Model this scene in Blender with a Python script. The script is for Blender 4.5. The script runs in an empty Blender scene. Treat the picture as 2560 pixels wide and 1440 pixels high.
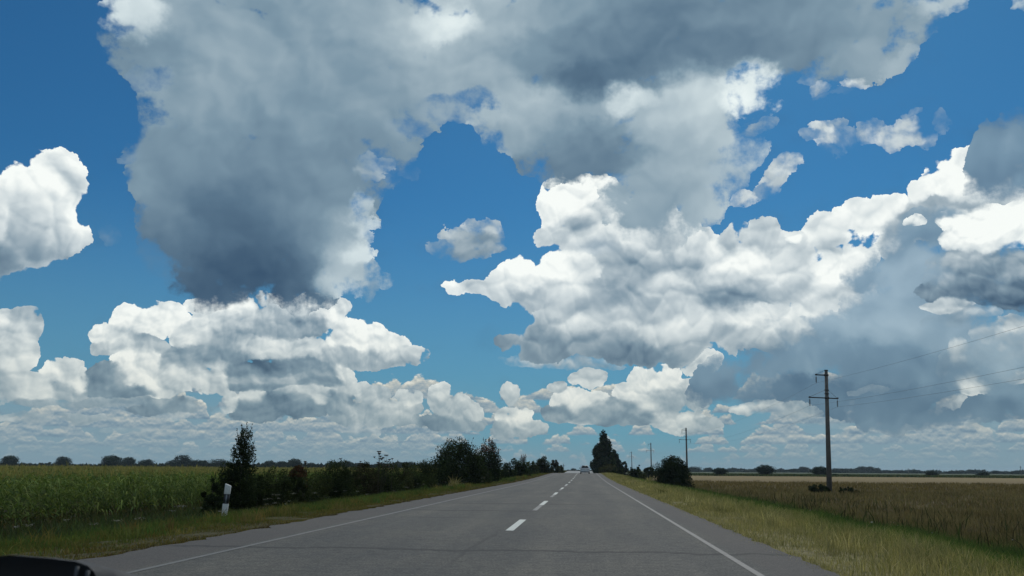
import bpy, math, random
import numpy as np
from mathutils import Vector, Matrix

C = bpy.context.scene.collection
SC = bpy.context.scene
PI = math.pi

# ------------------------------------------------------------------ camera
F = 2030.0                       # focal length in photo pixels (2560 wide)
CAMZ = 1.2
_v0 = Vector((184, -454, -F)).normalized()
_v1 = Vector((1184, -461, -F)).normalized()
_up = _v1.cross(_v0).normalized()
_x = _v0.cross(_up).normalized()
R = Matrix((_x, _v0, _up))       # camera -> world
cam = bpy.data.cameras.new('camera')
cam.sensor_width = 36.0
cam.lens = F / 2560 * 36.0
cam.clip_start = 0.05
cam.clip_end = 20000
cam.dof.use_dof = True
cam.dof.focus_distance = 45.0
cam.dof.aperture_fstop = 14.0
co = bpy.data.objects.new('camera', cam)
co.matrix_world = Matrix.Translation((0, 0, CAMZ)) @ R.to_4x4()
C.objects.link(co)
SC.camera = co

def ray(x, y):
    return R @ Vector((x - 1280, -(y - 720), -F))
def gx(x, Y, y=1174):            # lateral position of photo column x at distance Y
    d = ray(x, y); return d.x / d.y * Y
def gz(x, y, Y):                 # height above road datum of photo point (x,y) at distance Y
    d = ray(x, y); return CAMZ + d.z / d.y * Y

# ------------------------------------------------------------------ render look
SC.view_settings.view_transform = 'Standard'
SC.view_settings.look = 'None'
SC.view_settings.exposure = 0.0
SC.view_settings.gamma = 1.0
SC.view_settings.use_curve_mapping = False
SC.cycles.use_denoising = True
SC.cycles.max_bounces = 6
SC.cycles.transparent_max_bounces = 8

# ------------------------------------------------------------------ node expressions
class E:
    """a socket in a node tree with arithmetic"""
    def __init__(s, nt, sock): s.nt, s.s = nt, sock
    def _m(s, op, *a, clamp=False):
        n = s.nt.nodes.new('ShaderNodeMath'); n.operation = op; n.use_clamp = clamp
        for i, v in enumerate(a):
            if isinstance(v, E): s.nt.links.new(v.s, n.inputs[i])
            else: n.inputs[i].default_value = v
        return E(s.nt, n.outputs[0])
    def __add__(s, o): return s._m('ADD', s, o)
    def __radd__(s, o): return s._m('ADD', o, s)
    def __sub__(s, o): return s._m('SUBTRACT', s, o)
    def __rsub__(s, o): return s._m('SUBTRACT', o, s)
    def __mul__(s, o): return s._m('MULTIPLY', s, o)
    def __rmul__(s, o): return s._m('MULTIPLY', s, o)
    def __truediv__(s, o): return s._m('DIVIDE', s, o)
    def __rtruediv__(s, o): return s._m('DIVIDE', o, s)
    def madd(s, a, b, clamp=False): return s._m('MULTIPLY_ADD', s, a, b, clamp=clamp)
    def pow(s, p): return s._m('POWER', s, p)
    def abs(s): return s._m('ABSOLUTE', s)
    def max(s, o): return s._m('MAXIMUM', s, o)
    def min(s, o): return s._m('MINIMUM', s, o)
    def smin(s, o, k): return s._m('SMOOTH_MIN', s, o, k)
    def sat(s): return s._m('ADD', s, 0.0, clamp=True)
    def step(s, a, b, lo=0.0, hi=1.0, kind='SMOOTHSTEP'):
        n = s.nt.nodes.new('ShaderNodeMapRange'); n.interpolation_type = kind
        s.nt.links.new(s.s, n.inputs['Value'])
        for k, v in (('From Min', a), ('From Max', b), ('To Min', lo), ('To Max', hi)):
            if isinstance(v, E): s.nt.links.new(v.s, n.inputs[k])
            else: n.inputs[k].default_value = v
        return E(s.nt, n.outputs[0])
    def ramp(s, stops, interp='LINEAR'):
        n = s.nt.nodes.new('ShaderNodeValToRGB'); r = n.color_ramp; r.interpolation = interp
        while len(r.elements) < len(stops): r.elements.new(0.5)
        for e, (p, c) in zip(r.elements, stops):
            e.position = p; e.color = (*c, 1)
        s.nt.links.new(s.s, n.inputs[0])
        return E(s.nt, n.outputs[0])
def vm(nt, op, *a, out=0):
    n = nt.nodes.new('ShaderNodeVectorMath'); n.operation = op
    for i, v in enumerate(a):
        if isinstance(v, E): nt.links.new(v.s, n.inputs[i])
        else: n.inputs[i].default_value = v
    return E(nt, n.outputs[out])
def scale(nt, v, k):
    n = nt.nodes.new('ShaderNodeVectorMath'); n.operation = 'SCALE'
    nt.links.new(v.s, n.inputs[0])
    if isinstance(k, E): nt.links.new(k.s, n.inputs['Scale'])
    else: n.inputs['Scale'].default_value = k
    return E(nt, n.outputs[0])
def sep(nt, v):
    n = nt.nodes.new('ShaderNodeSeparateXYZ'); nt.links.new(v.s, n.inputs[0])
    return [E(nt, o) for o in n.outputs]
def dot(nt, a, b): return vm(nt, 'DOT_PRODUCT', a, b, out=1)
def comb(nt, *a):
    n = nt.nodes.new('ShaderNodeCombineXYZ')
    for i, v in enumerate(a):
        if isinstance(v, E): nt.links.new(v.s, n.inputs[i])
        else: n.inputs[i].default_value = v
    return E(nt, n.outputs[0])
def noise(nt, v, sc, detail=4, rough=0.5, dim='3D', col=False, dist=0.0, kind='FBM', lac=2.0):
    n = nt.nodes.new('ShaderNodeTexNoise'); n.noise_dimensions = dim; n.noise_type = kind
    n.inputs['Scale'].default_value = sc; n.inputs['Detail'].default_value = detail
    n.inputs['Roughness'].default_value = rough; n.inputs['Distortion'].default_value = dist
    n.inputs['Lacunarity'].default_value = lac
    nt.links.new(v.s, n.inputs['Vector'])
    return E(nt, n.outputs['Color' if col else 'Fac'])
def voro(nt, v, sc, feature='F1', dim='2D', detail=0, out='Distance', rnd=1.0, rough=0.5):
    n = nt.nodes.new('ShaderNodeTexVoronoi'); n.voronoi_dimensions = dim; n.feature = feature
    n.inputs['Scale'].default_value = sc; n.inputs['Detail'].default_value = detail
    n.inputs['Roughness'].default_value = rough; n.inputs['Randomness'].default_value = rnd
    nt.links.new(v.s, n.inputs['Vector'])
    return E(nt, n.outputs[out])
def mixc(nt, f, a, b, mode='MIX'):
    n = nt.nodes.new('ShaderNodeMix'); n.data_type = 'RGBA'; n.blend_type = mode
    for i, v in ((0, f), (6, a), (7, b)):
        if isinstance(v, E): nt.links.new(v.s, n.inputs[i])
        elif isinstance(v, (tuple, list)): n.inputs[i].default_value = (*v[:3], 1)
        else: n.inputs[i].default_value = v
    return E(nt, n.outputs[2])

# ------------------------------------------------------------------ sun
SUN_EL, SUN_AZ = math.radians(50), math.radians(12)      # azimuth to the right of the road
sd = Vector((math.sin(SUN_AZ) * math.cos(SUN_EL), math.cos(SUN_AZ) * math.cos(SUN_EL), math.sin(SUN_EL)))
sun = bpy.data.lights.new('sun', 'SUN'); sun.energy = 2.0; sun.angle = math.radians(0.5)
sun.color = (1.0, 0.95, 0.86)
so = bpy.data.objects.new('sun', sun); so.rotation_euler = sd.to_track_quat('Z', 'Y').to_euler(); C.objects.link(so)

# ------------------------------------------------------------------ sky: Nishita air with drifting cumulus
# Clouds are described by where they stand in the sky (azimuth, tangent of elevation), at infinity.
def sky_at(x, y):
    d = ray(x, y)
    return math.atan2(d.x, d.y), d.z / math.hypot(d.x, d.y)

# x, y, rx, ry, lightness, [weight, opacity]   (angles written as photo pixels and converted)
GREY = [
 (340,20,75,70,.85,2.5),(400,110,100,90,.38),(520,60,170,120,.52),(640,160,230,170,.5),(760,80,190,130,.40,1.5),
 (900,60,200,150,.52),(470,230,90,90,.48),(560,330,170,140,.42),(740,300,230,170,.42),(900,230,150,130,.46),
 (390,365,62,42,.36),(470,440,110,120,.36),(600,460,190,170,.27),(740,440,160,170,.36),(960,270,130,65,.5),(1080,285,110,26,.52,1,.8),
 (930,340,90,45,.45),(480,560,110,100,.26),(600,590,170,130,.15,2.0),(720,570,150,130,.25),(560,690,110,70,.10,2.2),(650,690,140,66,.05,3),
 (760,680,100,80,.20,1.4),(820,560,75,75,.42),(850,640,60,70,.68,2),(870,560,48,45,.5),(845,700,80,42,.72,2),(905,695,55,28,.62,1.5),(930,725,18,30,.5,1,.8),
 (885,530,26,34,.74,1.2,.9),(905,570,24,24,.8,1.5,.9),(893,640,30,40,.84,1.6),(380,200,40,30,.5,1,.7),(345,372,34,22,.44,1,.7),(395,650,40,40,.30,1,.4),(1000,330,60,26,.52,1,.7),(1100,262,50,20,.5,1,.6),(1200,250,60,20,.56,1,.6),
 (925,425,38,24,.5,1,.7),(890,445,25,20,.45,1,.7),
 (1040,50,130,100,.72),(1105,40,90,55,.98,2.5),(1240,90,170,120,.6),(1150,180,180,80,.52),(1260,190,80,60,.5,1),(1400,40,260,80,.52),(1330,130,150,70,.40),(1450,120,250,70,.26,1.6),
 (1490,195,150,55,.16,2),(1640,60,250,110,.30,1.5),(1700,130,260,70,.26,1.6),(1900,60,220,110,.34,1.4),(2060,80,180,110,.40),(2200,60,120,80,.45),
 (2150,140,90,55,.45),(2240,155,45,22,.55),(2330,15,70,30,.66),

 (1380,260,160,70,.62),(1240,300,60,34,.62),(1330,330,110,60,.52),(1460,330,170,80,.36,1.4),(1470,385,140,52,.26,2.2),
 (1590,240,130,75,.68),(1560,235,60,34,.95,2.6),(1620,300,90,60,.72),(1750,220,110,80,.72),(1865,215,75,60,.95,2.6),(1900,250,48,38,.9,1.5),
 (1650,380,120,110,.58),(1760,340,70,60,.68),(1660,470,130,80,.52),(1610,520,90,70,.55),(1735,500,70,55,.62),(1700,420,90,70,.6),
 (1850,380,42,42,.68,1,.85),(1800,440,52,42,.64,1,.85),(1770,490,44,46,.66),(1880,325,30,16,.5,1,.6),
 (2560,0,40,16,.7),
 (640,-50,330,90,.5),(1150,-60,260,80,.66),(1700,-60,420,90,.38),(2180,-40,170,70,.5),
]
WHITE = [   # crisp cumulus towers
 (150,435,58,50,.97,1.2),(70,470,80,50,.90),(185,500,32,80,.86),(100,530,100,60,.80),(150,600,55,30,.74),(60,600,80,60,.60),(5,650,36,34,.46),(-60,500,60,110,.8),(195,570,22,40,.84),
 (1450,480,72,42,.98,1.8),(1395,520,36,50,.90),(1500,530,60,50,.90),(1470,580,100,44,.74),(1560,560,60,50,.86),(1600,600,70,50,.80),(1640,560,50,40,.78),(1600,650,100,60,.66),(1490,615,44,22,.68,1,.8),
 (1690,600,60,56,.84),(1680,680,120,80,.68),(1790,650,46,60,.88),(1750,720,110,60,.66),(1760,600,30,30,.8),
 (1850,604,38,38,.60,1.2),(1926,582,34,34,.64,1.2),(1990,610,34,34,.74,1.2),(1988,594,16,12,1.0,3),(1900,660,90,44,.84),(1990,660,60,40,.82),(1850,700,70,40,.70),(1950,710,80,44,.80),
 (2155,545,78,50,1.0,2.6),(2060,575,44,40,.88,1.4),(2110,590,60,40,.86),(2100,640,80,50,.70,1.3),(2060,656,24,24,.92,2),(2090,700,50,26,.84,1.5),(2020,720,80,50,.72),
 (2225,512,48,22,.97,1.5),(2290,476,20,24,.86,1.4),(2385,415,72,34,.97,1.6),(2450,385,24,22,.95),(2330,450,36,26,.90),(2440,465,80,28,.90,1.3),(2530,490,50,30,.88),
 (2310,540,80,50,.52,1.6),(2390,520,60,40,.56,1.4),(2240,580,46,50,.56,1.3),(2480,520,80,40,.70),(2510,450,60,40,.62),
 (1385,652,40,30,.93,1.3),(1340,690,90,34,.95,1.5),(1430,680,50,44,.86),(1400,730,90,36,.72),(1190,722,58,18,.84),(1260,726,46,26,.84),(1260,700,40,24,.9),(1330,740,70,26,.62),(1500,760,80,45,.60),
 (1575,740,60,50,.66),(1620,720,70,60,.70),(1740,870,80,26,.58),(1600,790,150,50,.76),(1450,800,110,40,.74),(1380,830,80,36,.50),(1350,866,90,30,.34,1.4),(1500,850,130,34,.46),(1620,876,120,24,.36,1.3),
 (1780,790,120,40,.80),(1820,750,90,34,.40,2.0),(1900,720,60,30,.66),(1880,800,80,30,.92,1.4),(1980,810,110,44,.82),(2060,770,90,50,.78),(1700,840,120,30,.74),(1850,850,140,28,.66),(1960,860,100,24,.56),
 (2120,800,80,60,.64),(2150,740,50,50,.72),
]
LOW = [     # lower, farther cumulus
 (400,795,58,36,.98,1.8),(340,800,44,32,.92,1.4),(425,775,24,22,.92),(265,828,34,20,.86),(300,840,50,24,.78),(340,860,76,22,.60),(280,865,40,16,.56),
 (352,905,54,42,.92,1.4),(380,950,60,36,.84),(300,945,30,22,.66),(270,945,50,34,.32,1.8),(310,975,80,14,.28,1.6),(460,945,60,34,.78),(430,970,50,20,.74),(530,950,40,32,.80),(545,908,32,18,.88,1.2),(480,905,60,26,.52,1.2),(500,930,40,20,.62),
 (590,768,100,24,.90,1.3),(520,790,34,40,.84),(500,830,52,28,.80,1.2),(470,840,30,24,.82),(560,850,70,30,.48,1.3),(540,885,90,24,.42,1.3),(640,790,70,26,.62),(560,810,50,30,.66),
 (770,772,84,30,.80),(760,812,60,26,.46,1.4),(690,820,60,24,.56),(835,790,22,36,.90),(850,830,24,26,.84),(690,868,100,26,.86,1.4),(620,858,40,18,.82),(760,870,60,22,.74),
 (900,845,60,32,.92,1.4),(960,870,60,26,.88),(1015,890,44,17,.74),(850,850,30,24,.86),(930,900,110,16,.56),(840,890,60,20,.60),(640,920,74,22,.26,2.0),(590,910,30,20,.36),(720,905,60,16,.44),(760,925,80,18,.52),
 (700,950,120,13,.56),(640,962,60,10,.40),(790,956,70,14,.42),(848,934,26,24,.88,1.5),(620,940,40,12,.50),
 (5,815,26,36,.8),(42,822,44,44,.66),(20,880,60,50,.8),(80,960,60,26,.76),(160,930,46,32,.84),(180,903,22,20,.84),(205,950,20,20,.88,1.3),(150,968,60,18,.58),(20,960,50,30,.70),(-30,910,70,90,.6),
 (577,1005,20,26,.84,1.2,.9),(545,1040,16,10,.60,1,.6),(562,1022,14,16,.70,1,.8),(628,992,22,26,.78),(690,1020,90,34,.32,2.0),(640,1045,50,14,.34),(720,985,36,18,.72),(775,990,36,22,.78,1.2),(740,1010,34,22,.56),
 (850,975,30,18,.76),(885,968,26,16,.82),(930,990,36,20,.70),(840,1000,40,20,.40,1.4),(870,1020,60,16,.48),(940,1020,60,20,.58),(1020,1000,30,18,.80,1.2),(1000,1025,46,20,.64),(900,1045,70,14,.54),(1000,1048,50,12,.52),(910,1062,34,26,.66,.8,.7),
 (430,1022,90,16,.32,1.3,.9),(480,1018,18,14,.68),(400,1010,40,12,.52),(205,1037,56,10,.66,1,.9),(300,1000,110,10,.48,1,.8),(420,1046,40,9,.62,1,.6),(120,1000,70,12,.56,1,.8),(60,1040,50,10,.58,1,.8),(320,1075,60,9,.52,1,.6),
 (1100,985,20,22,.78),(1105,1010,26,22,.62),(1140,1030,44,28,.60),(1160,1015,20,16,.78),(1185,1035,24,20,.72),(1095,1055,40,14,.42),(1140,1062,60,10,.5),
 (1280,985,20,20,.7),(1290,1046,38,24,.84,1.2),(1330,1068,40,18,.62),(1262,1064,24,16,.46),(1300,1078,60,12,.5),
 (1640,945,60,32,.86),(1680,918,26,14,.88),(1600,985,56,30,.86),(1650,990,60,30,.60),(1720,985,50,40,.70),(1470,945,32,18,.74),(1450,1006,56,26,.86,1.2),(1400,970,24,12,.6),(1420,1030,50,18,.36,1.4),(1530,1026,80,22,.5),(1560,1045,90,16,.36),(1690,1045,60,26,.74),(1740,1060,50,16,.56),(1480,1040,50,16,.6),
 (1760,905,36,22,.78),(1390,905,110,12,.6,1,.7),(1480,912,60,9,.52,1,.7),
]
VEIL = [    # blue grey shaded undersides in front of the towers
 (2480,400,70,70,.40),(2530,325,60,52,.44),(2570,420,70,60,.42),(2500,350,40,40,.46),(2350,600,120,80,.50),(2250,660,100,60,.46),(2180,690,40,34,.38,1.5),(2420,690,130,80,.40),(2520,680,110,60,.30,1.3),
 (2330,760,130,70,.46),(2230,800,90,60,.50),(2480,740,140,46,.22,2.2),(2140,850,120,46,.56),(2300,850,130,60,.50),(2200,920,150,50,.36),(2000,900,150,46,.46),(1900,930,110,40,.36,1.3),(1830,965,90,36,.28,1.6),
 (2030,985,170,34,.24,2.2),(2230,1000,140,30,.28,1.6),(2350,950,120,50,.42),(2450,880,120,60,.54),(2560,840,90,70,.52),(2540,960,110,60,.44),(2440,1025,160,30,.34,1.4),(2300,1035,120,22,.34),(1790,940,44,22,.32),(1960,850,70,30,.58,1,.7),
]
WISP = [    # thin ragged scraps
 (2060,345,34,28,.74,1.3),(2075,320,22,16,.66),(2030,348,34,10,.60,1,.7),(2110,345,30,20,.60,1,.8),(2110,310,20,14,.58,1,.8),(2070,375,30,12,.5,1,.6),
 (2175,335,26,20,.62),(2215,338,36,22,.70,1.2),(2240,350,34,18,.66),(2265,310,20,16,.66),(2290,335,20,20,.62),(2310,350,20,14,.58,1,.8),(2350,320,14,20,.54,1,.8),(2200,315,16,12,.6,1,.8),(2280,292,20,10,.6,1,.8),
 (1950,430,24,26,.62),(1930,465,24,20,.58),(1965,415,20,16,.60),(1905,480,20,12,.52,1,.8),(1868,492,28,14,.66),(1850,500,20,10,.60),
 (1895,325,26,10,.58,1,.9),(1915,310,18,10,.56,1,.8),(1870,332,20,6,.5,1,.7),(2160,200,34,14,.66),(2060,215,26,20,.60,1,.9),(2070,240,20,10,.5,1,.7),(2185,192,20,10,.6),(2030,190,24,14,.52,1,.7),(2120,225,20,8,.5,1,.6),
 (1185,600,56,30,.40,1.4),(1205,568,28,20,.60,1.2),(1150,585,34,18,.52),(1180,625,64,16,.36,1.2),(1110,606,34,9,.44,1,.8),(1180,560,16,10,.62),(1225,610,20,26,.46),
 (270,600,26,22,.36,1,.5),(1000,430,20,10,.4,1,.4),(930,418,28,14,.60,1,.9),(905,438,24,14,.56,1,.9),(890,455,16,12,.52,1,.8),(945,412,16,8,.55,1,.8),
]
VEILTOP = [ # pale caps that stand before the shaded undersides
 (2395,548,42,28,.92,1.5),(2450,560,70,46,1.0,2),(2530,560,80,46,.98,2),(2400,600,36,26,.80),(2480,612,60,24,.78),(2440,665,90,36,.48),(2530,670,90,40,.40),(2450,720,110,30,.22,1.5),(2540,735,90,34,.16,1.5),(2380,700,46,26,.34,1,.6),
 (2380,772,46,20,.66),(2440,790,50,16,.58,1,.8),(2400,815,70,20,.42,1,.6),(2550,822,70,24,.64),(2560,860,60,30,.42,1,.6),(2400,900,24,36,.66,1,.9),(2430,960,44,30,.70),(2480,850,40,26,.58,1,.8),(2530,940,32,14,.64,1,.8),(2370,1002,30,12,.64,1,.8),(2440,930,80,50,.42,.5,.5),(2290,550,26,12,.85),
 (1890,1022,50,14,.66,1,.9),(1980,1027,60,12,.56,1,.8),(2170,977,40,8,.5,1,.6),(2050,1052,60,10,.5,1,.6),(2250,1068,60,12,.5,1,.7),(2450,1065,40,12,.5,1,.7),
]

def build_world():
    w = bpy.data.worlds.new('World'); SC.world = w; w.use_nodes = True
    root = w.node_tree; root.nodes.clear()
    STR = 0.1
    sky = root.nodes.new('ShaderNodeTexSky'); sky.sky_type = 'NISHITA'; sky.sun_disc = False
    sky.sun_elevation = SUN_EL; sky.sun_rotation = SUN_AZ
    sky.altitude = 150; sky.air_density = 1.0; sky.dust_density = 0.6; sky.ozone_density = 2.5
    tc = root.nodes.new('ShaderNodeTexCoord')
    x, y, z = sep(root, E(root, tc.outputs['Generated']))
    A0 = x._m('ARCTAN2', x, y)
    T0 = (z / (x * x + y * y).max(1e-4).pow(0.5)).min(6.0).max(-0.02)
    p0 = comb(root, A0, T0, 0.0)
    blue0 = mixc(root, 1.0, E(root, sky.outputs[0]), SKYTINT, 'MULTIPLY')
    HAZE = (.20, .305, .365)
    CR = [(0.0, (.045, .090, .155)), (.2, (.105, .175, .25)), (.4, (.205, .295, .37)), (.6, (.38, .465, .52)), (.8, (.65, .72, .74)), (1.0, (.94, .98, .95))]

    # every cloud layer: blobs, billow scale, edge roughness, softness, relief gain, warps, blend, ...
    LAYERS = [
      dict(blobs=LOW, s=27., edge=.044, fine=.026, soft=.006, gain=.80, wa=.030, wb=.016, k=.005, haze=.32, off=(3, 1, 0), kk=(.42, .16, .7), h1=.55, vary=.26, lift=-.02, thr=.008),
      dict(blobs=WHITE, s=15., edge=.062, fine=.030, soft=.006, gain=.80, wa=.040, wb=.021, k=.008, haze=.14, off=(0, 0, 0), kk=(.5, .28, .7), h1=.60, rim=.02, vary=.32, lift=-.03, thr=.008),
      dict(blobs=VEIL, tone=(.88, .99, 1.07), s=7., edge=.070, fine=.05, soft=.028, gain=.42, wa=.07, wb=.024, k=.025, haze=.15, off=(7, 2, 0), kk=(.2, .2, 1.0), vary=.3, lift=-.04),
      dict(blobs=VEILTOP, s=20., edge=.065, fine=.05, soft=.026, gain=.7, wa=.04, wb=.016, k=.010, haze=.2, off=(1, 5, 0), kk=(.45, .35, 1.0), h1=.5),
      dict(blobs=WISP, s=22., edge=.050, fine=.055, soft=.036, gain=.40, wa=.045, wb=.030, k=.012, haze=.05, off=(2, 4, 0), kk=(.2, .2, 1.0), h1=.2, vary=.2, lift=.06),
      dict(blobs=GREY, tone=(.98, 1.02, 1.03), s=8., edge=.075, fine=.085, soft=.036, gain=.26, wa=.06, wb=.030, k=.018, off=(5, 9, 0), haze=0.0, kk=(.15, .1, 1.0), vary=.16, lift=-.03),
    ]
    cnt = [0, 0, 0]
    for Ly in LAYERS:
        Ly['geo'] = []
        for b in Ly['blobs']:
            bx, by, rx, ry, val = b[:5]
            g = b[5] if len(b) > 5 else 1.0
            al = b[6] if len(b) > 6 else 1.0
            cA, cT = sky_at(bx, by)
            rA = (sky_at(bx + rx, by)[0] - sky_at(bx - rx, by)[0]) / 2
            rT = (sky_at(bx, by - ry)[1] - sky_at(bx, by + ry)[1]) / 2
            Ly['geo'].append((cA, cT, rA, rT, val, g, al))

    def margin(Ly): return .35 * (Ly['wa'] + Ly['wb']) + .45 * Ly['edge'] + .3 * Ly['fine'] + .004 + Ly.get('thr', 0)
    def touches(g, m, box):
        a0, a1, t0, t1 = box
        cA, cT, rA, rT = g[:4]
        return cA + rA * 1.4 + m > a0 and cA - rA * 1.4 - m < a1 and cT + rT * 1.4 + m > t0 and cT - rT * 1.4 - m < t1

    def puffs(geo, k):
        """adds a few ellipses to the running sums of weight and to the distance from the cloud's edge"""
        nt = bpy.data.node_groups.new('puffs', 'ShaderNodeTree')
        for nm, t in (('p', 'Vector'), ('acc', 'Vector'), ('dist', 'Float')): nt.interface.new_socket(nm, in_out='INPUT', socket_type='NodeSocket' + t)
        for nm, t in (('acc', 'Vector'), ('dist', 'Float')): nt.interface.new_socket(nm, in_out='OUTPUT', socket_type='NodeSocket' + t)
        gi = nt.nodes.new('NodeGroupInput'); go = nt.nodes.new('NodeGroupOutput')
        pw, acc, Fd = (E(nt, o) for o in list(gi.outputs)[:3])
        for cA, cT, rA, rT, val, g, al in geo:
            rm = math.sqrt(rA * rT)
            l = vm(nt, 'LENGTH', vm(nt, 'MULTIPLY_ADD', pw, (1 / rA, 1 / rT, 0), (-cA / rA, -cT / rT, 0)), out=1)
            Fd = Fd.smin(l.madd(rm, -rm), k)
            wt = l.madd(-1 / 1.35, 1.0, clamp=True)
            wt = wt * wt
            acc = vm(nt, 'MULTIPLY_ADD', comb(nt, wt, wt, wt), (g, g * val, g * al), acc)
        nt.links.new(acc.s, go.inputs[0]); nt.links.new(Fd.s, go.inputs[1])
        return nt

    def group(name, ins, outs, fn):
        nt = bpy.data.node_groups.new(name, 'ShaderNodeTree')
        for nm, t in ins: nt.interface.new_socket(nm, in_out='INPUT', socket_type='NodeSocket' + t)
        for nm, t in outs: nt.interface.new_socket(nm, in_out='OUTPUT', socket_type='NodeSocket' + t)
        gi = nt.nodes.new('NodeGroupInput'); go = nt.nodes.new('NodeGroupOutput')
        res = fn(nt, *[E(nt, o) for o in list(gi.outputs)[:len(ins)]])
        for r, i in zip(res, go.inputs): nt.links.new(r.s, i)
        return nt
    def call(nt, g, *args):
        n = nt.nodes.new('ShaderNodeGroup'); n.node_tree = g
        for v, i in zip(args, n.inputs):
            if isinstance(v, E): nt.links.new(v.s, i)
            else: i.default_value = v
        return [E(nt, o) for o in n.outputs]

    def g_relief(nt, pw, L, s, h1, k1, k2, k3):
        def dome(v, sc):
            q = voro(nt, v, sc); return 1.0 - q * q * 1.3
        a0 = dome(pw, s); a1 = dome(vm(nt, 'ADD', pw, scale(nt, L, .22 / s)), s)
        b0 = dome(pw, s * 2.6); b1 = dome(vm(nt, 'ADD', pw, scale(nt, L, .22 / (s * 2.6))), s * 2.6)
        c0 = noise(nt, pw, s * 1.3, 3, .52, '2D'); c1 = noise(nt, vm(nt, 'ADD', pw, scale(nt, L, .14 / s)), s * 1.3, 3, .52, '2D')
        h = a0 * h1 + b0 * (h1 * .5) + c0 * 1.1 - (.55 + h1 * .8)
        return h, (a0 - a1) * k1 + (b0 - b1) * k2 + (c0 - c1) * k3

    def g_common(nt, p, blue):
        A, T = dot(nt, p, (1, 0, 0)), dot(nt, p, (0, 1, 0))
        L = vm(nt, 'NORMALIZE', vm(nt, 'SUBTRACT', (SUN_AZ, math.tan(SUN_EL), 0), p))
        base = mixc(nt, 1.0, blue, (STR, STR, STR), 'MULTIPLY')
        base = mixc(nt, T.step(*LOWSKY[0]), base, LOWSKY[1])
        wn = vm(nt, 'SUBTRACT', noise(nt, p, 7.0, 3, .55, '2D', col=True), (.5, .5, .5))
        wf = vm(nt, 'SUBTRACT', noise(nt, p, 34.0, 5, .62, '2D', col=True), (.5, .5, .5))
        return L, wn, wf, T.step(0.0, .22, 1.0, 0.0), base
    G_COMMON = group('air', (('p', 'Vector'), ('blue', 'Color')), (('L', 'Vector'), ('wn', 'Vector'), ('wf', 'Vector'), ('hz', 'Float'), ('base', 'Color')), g_common)

    def g_warp(Ly):
        def f(nt, p, wn, wf):
            q = vm(nt, 'ADD', p, scale(nt, wn, Ly['wa']))
            return [vm(nt, 'ADD', q, scale(nt, wf, Ly['wb'])), vm(nt, 'ADD', q, scale(nt, wf, Ly['wb'] * .4))]
        return f
    def g_paint(Ly):
        def f(nt, pw, L, wf, hz, acc, Fd, base):
            h, D = g_relief(nt, vm(nt, 'ADD', pw, Ly['off']), L, Ly['s'], Ly.get('h1', .32), *Ly['kk'])
            W, WB, WA = sep(nt, acc)
            W = W.max(1e-4)
            fine = dot(nt, wf, (0, 0, 1))
            dens = h * Ly['edge'] - Fd + fine * Ly['fine'] + Ly.get('thr', 0.0)
            Al = (WA / W).min(1.0)
            a = dens.step(-Ly['soft'] * .5, Al.madd(-.11, .11 + Ly['soft'] * .5)) * (Al * .5 + .5)
            wnz = noise(nt, pw, 6.3, 3, .5, '2D') - .5
            B = WB / W + D * Ly['gain'] + h * Ly.get('hb', .08) + wnz * Ly.get('vary', .25) + Ly.get('lift', 0.0)
            if Ly.get('rim'): B = B + dens.step(0.0, Ly['rim'], 1.0, 0.0) * .12
            col = B.sat().ramp(CR)
            if Ly.get('tone'): col = mixc(nt, 1.0, col, Ly['tone'], 'MULTIPLY')
            if Ly['haze']:
                col = mixc(nt, hz, col, mixc(nt, 1.0, col, (1.0, .96, .88), 'MULTIPLY'))
                col = mixc(nt, (hz * Ly['haze']).sat(), col, HAZE)
            return [mixc(nt, a, base, col)]
        return f
    for Ly in LAYERS:
        Ly['g_warp'] = group('warp', (('p', 'Vector'), ('wn', 'Vector'), ('wf', 'Vector')), (('pw', 'Vector'), ('pr', 'Vector')), g_warp(Ly))
        Ly['g_paint'] = group('cloud_layer', (('pw', 'Vector'), ('L', 'Vector'), ('wf', 'Vector'), ('hz', 'Float'), ('acc', 'Vector'), ('dist', 'Float'), ('base', 'Color')),
                              (('color', 'Color'),), g_paint(Ly))

    def g_rows(nt, p, base):                              # rows of small far cumulus with flat bases
        A, T = dot(nt, p, (1, 0, 0)), dot(nt, p, (0, 1, 0))
        side = A.step(-.24, -.08, 1.0, 0.0) + A.step(.10, .30, 0.0, 1.0)
        ps = vm(nt, 'MULTIPLY', p, (1, 1.5, 0))
        base = mixc(nt, side.min(1.0).madd(.75, .10) * T.step(.03, .115, 1.0, 0.0), base, (.225, .325, .385))
        for j, (Tj, Hj, fr, pres, hzm) in enumerate(ROWS):
            if j % 3 == 0:                                # lumps get finer towards the horizon
                fq = (95., 62., 42.)[j // 3]
                nn = noise(nt, ps, fq, 4, .6, '2D')
                nu = noise(nt, vm(nt, 'ADD', ps, (0, .25 / fq, 0)), fq, 4, .6, '2D')
            n1 = noise(nt, comb(nt, A * fr + (j * 17.3), T * fr * .35, 0.0), 1.0, 2, .5, '2D')
            hg = (n1 - .5) * (Hj * 6.5) + side * (Hj * pres) + Hj * .35
            up = T - Tj
            dn = hg.min(Hj * 2.2) - up + (nn - .5) * (Hj * 1.5)
            a = dn.step(0.0, .0035) * (up + (nn - .5) * .004).step(-.0015, .0015)
            B = (up / (hg.max(Hj * .4))).sat() * .50 + (nn - nu) * 1.2 + (n1 - .5) * .7 + .30
            c = B.sat().ramp(ROWRAMP)
            base = mixc(nt, a, base, mixc(nt, hzm, c, HAZE))
        return [mixc(nt, T.step(0.0, .045, .75, 0.0), base, HAZE)]
    G_ROWS = group('far_rows', (('p', 'Vector'), ('base', 'Color')), (('color', 'Color'),), g_rows)

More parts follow.
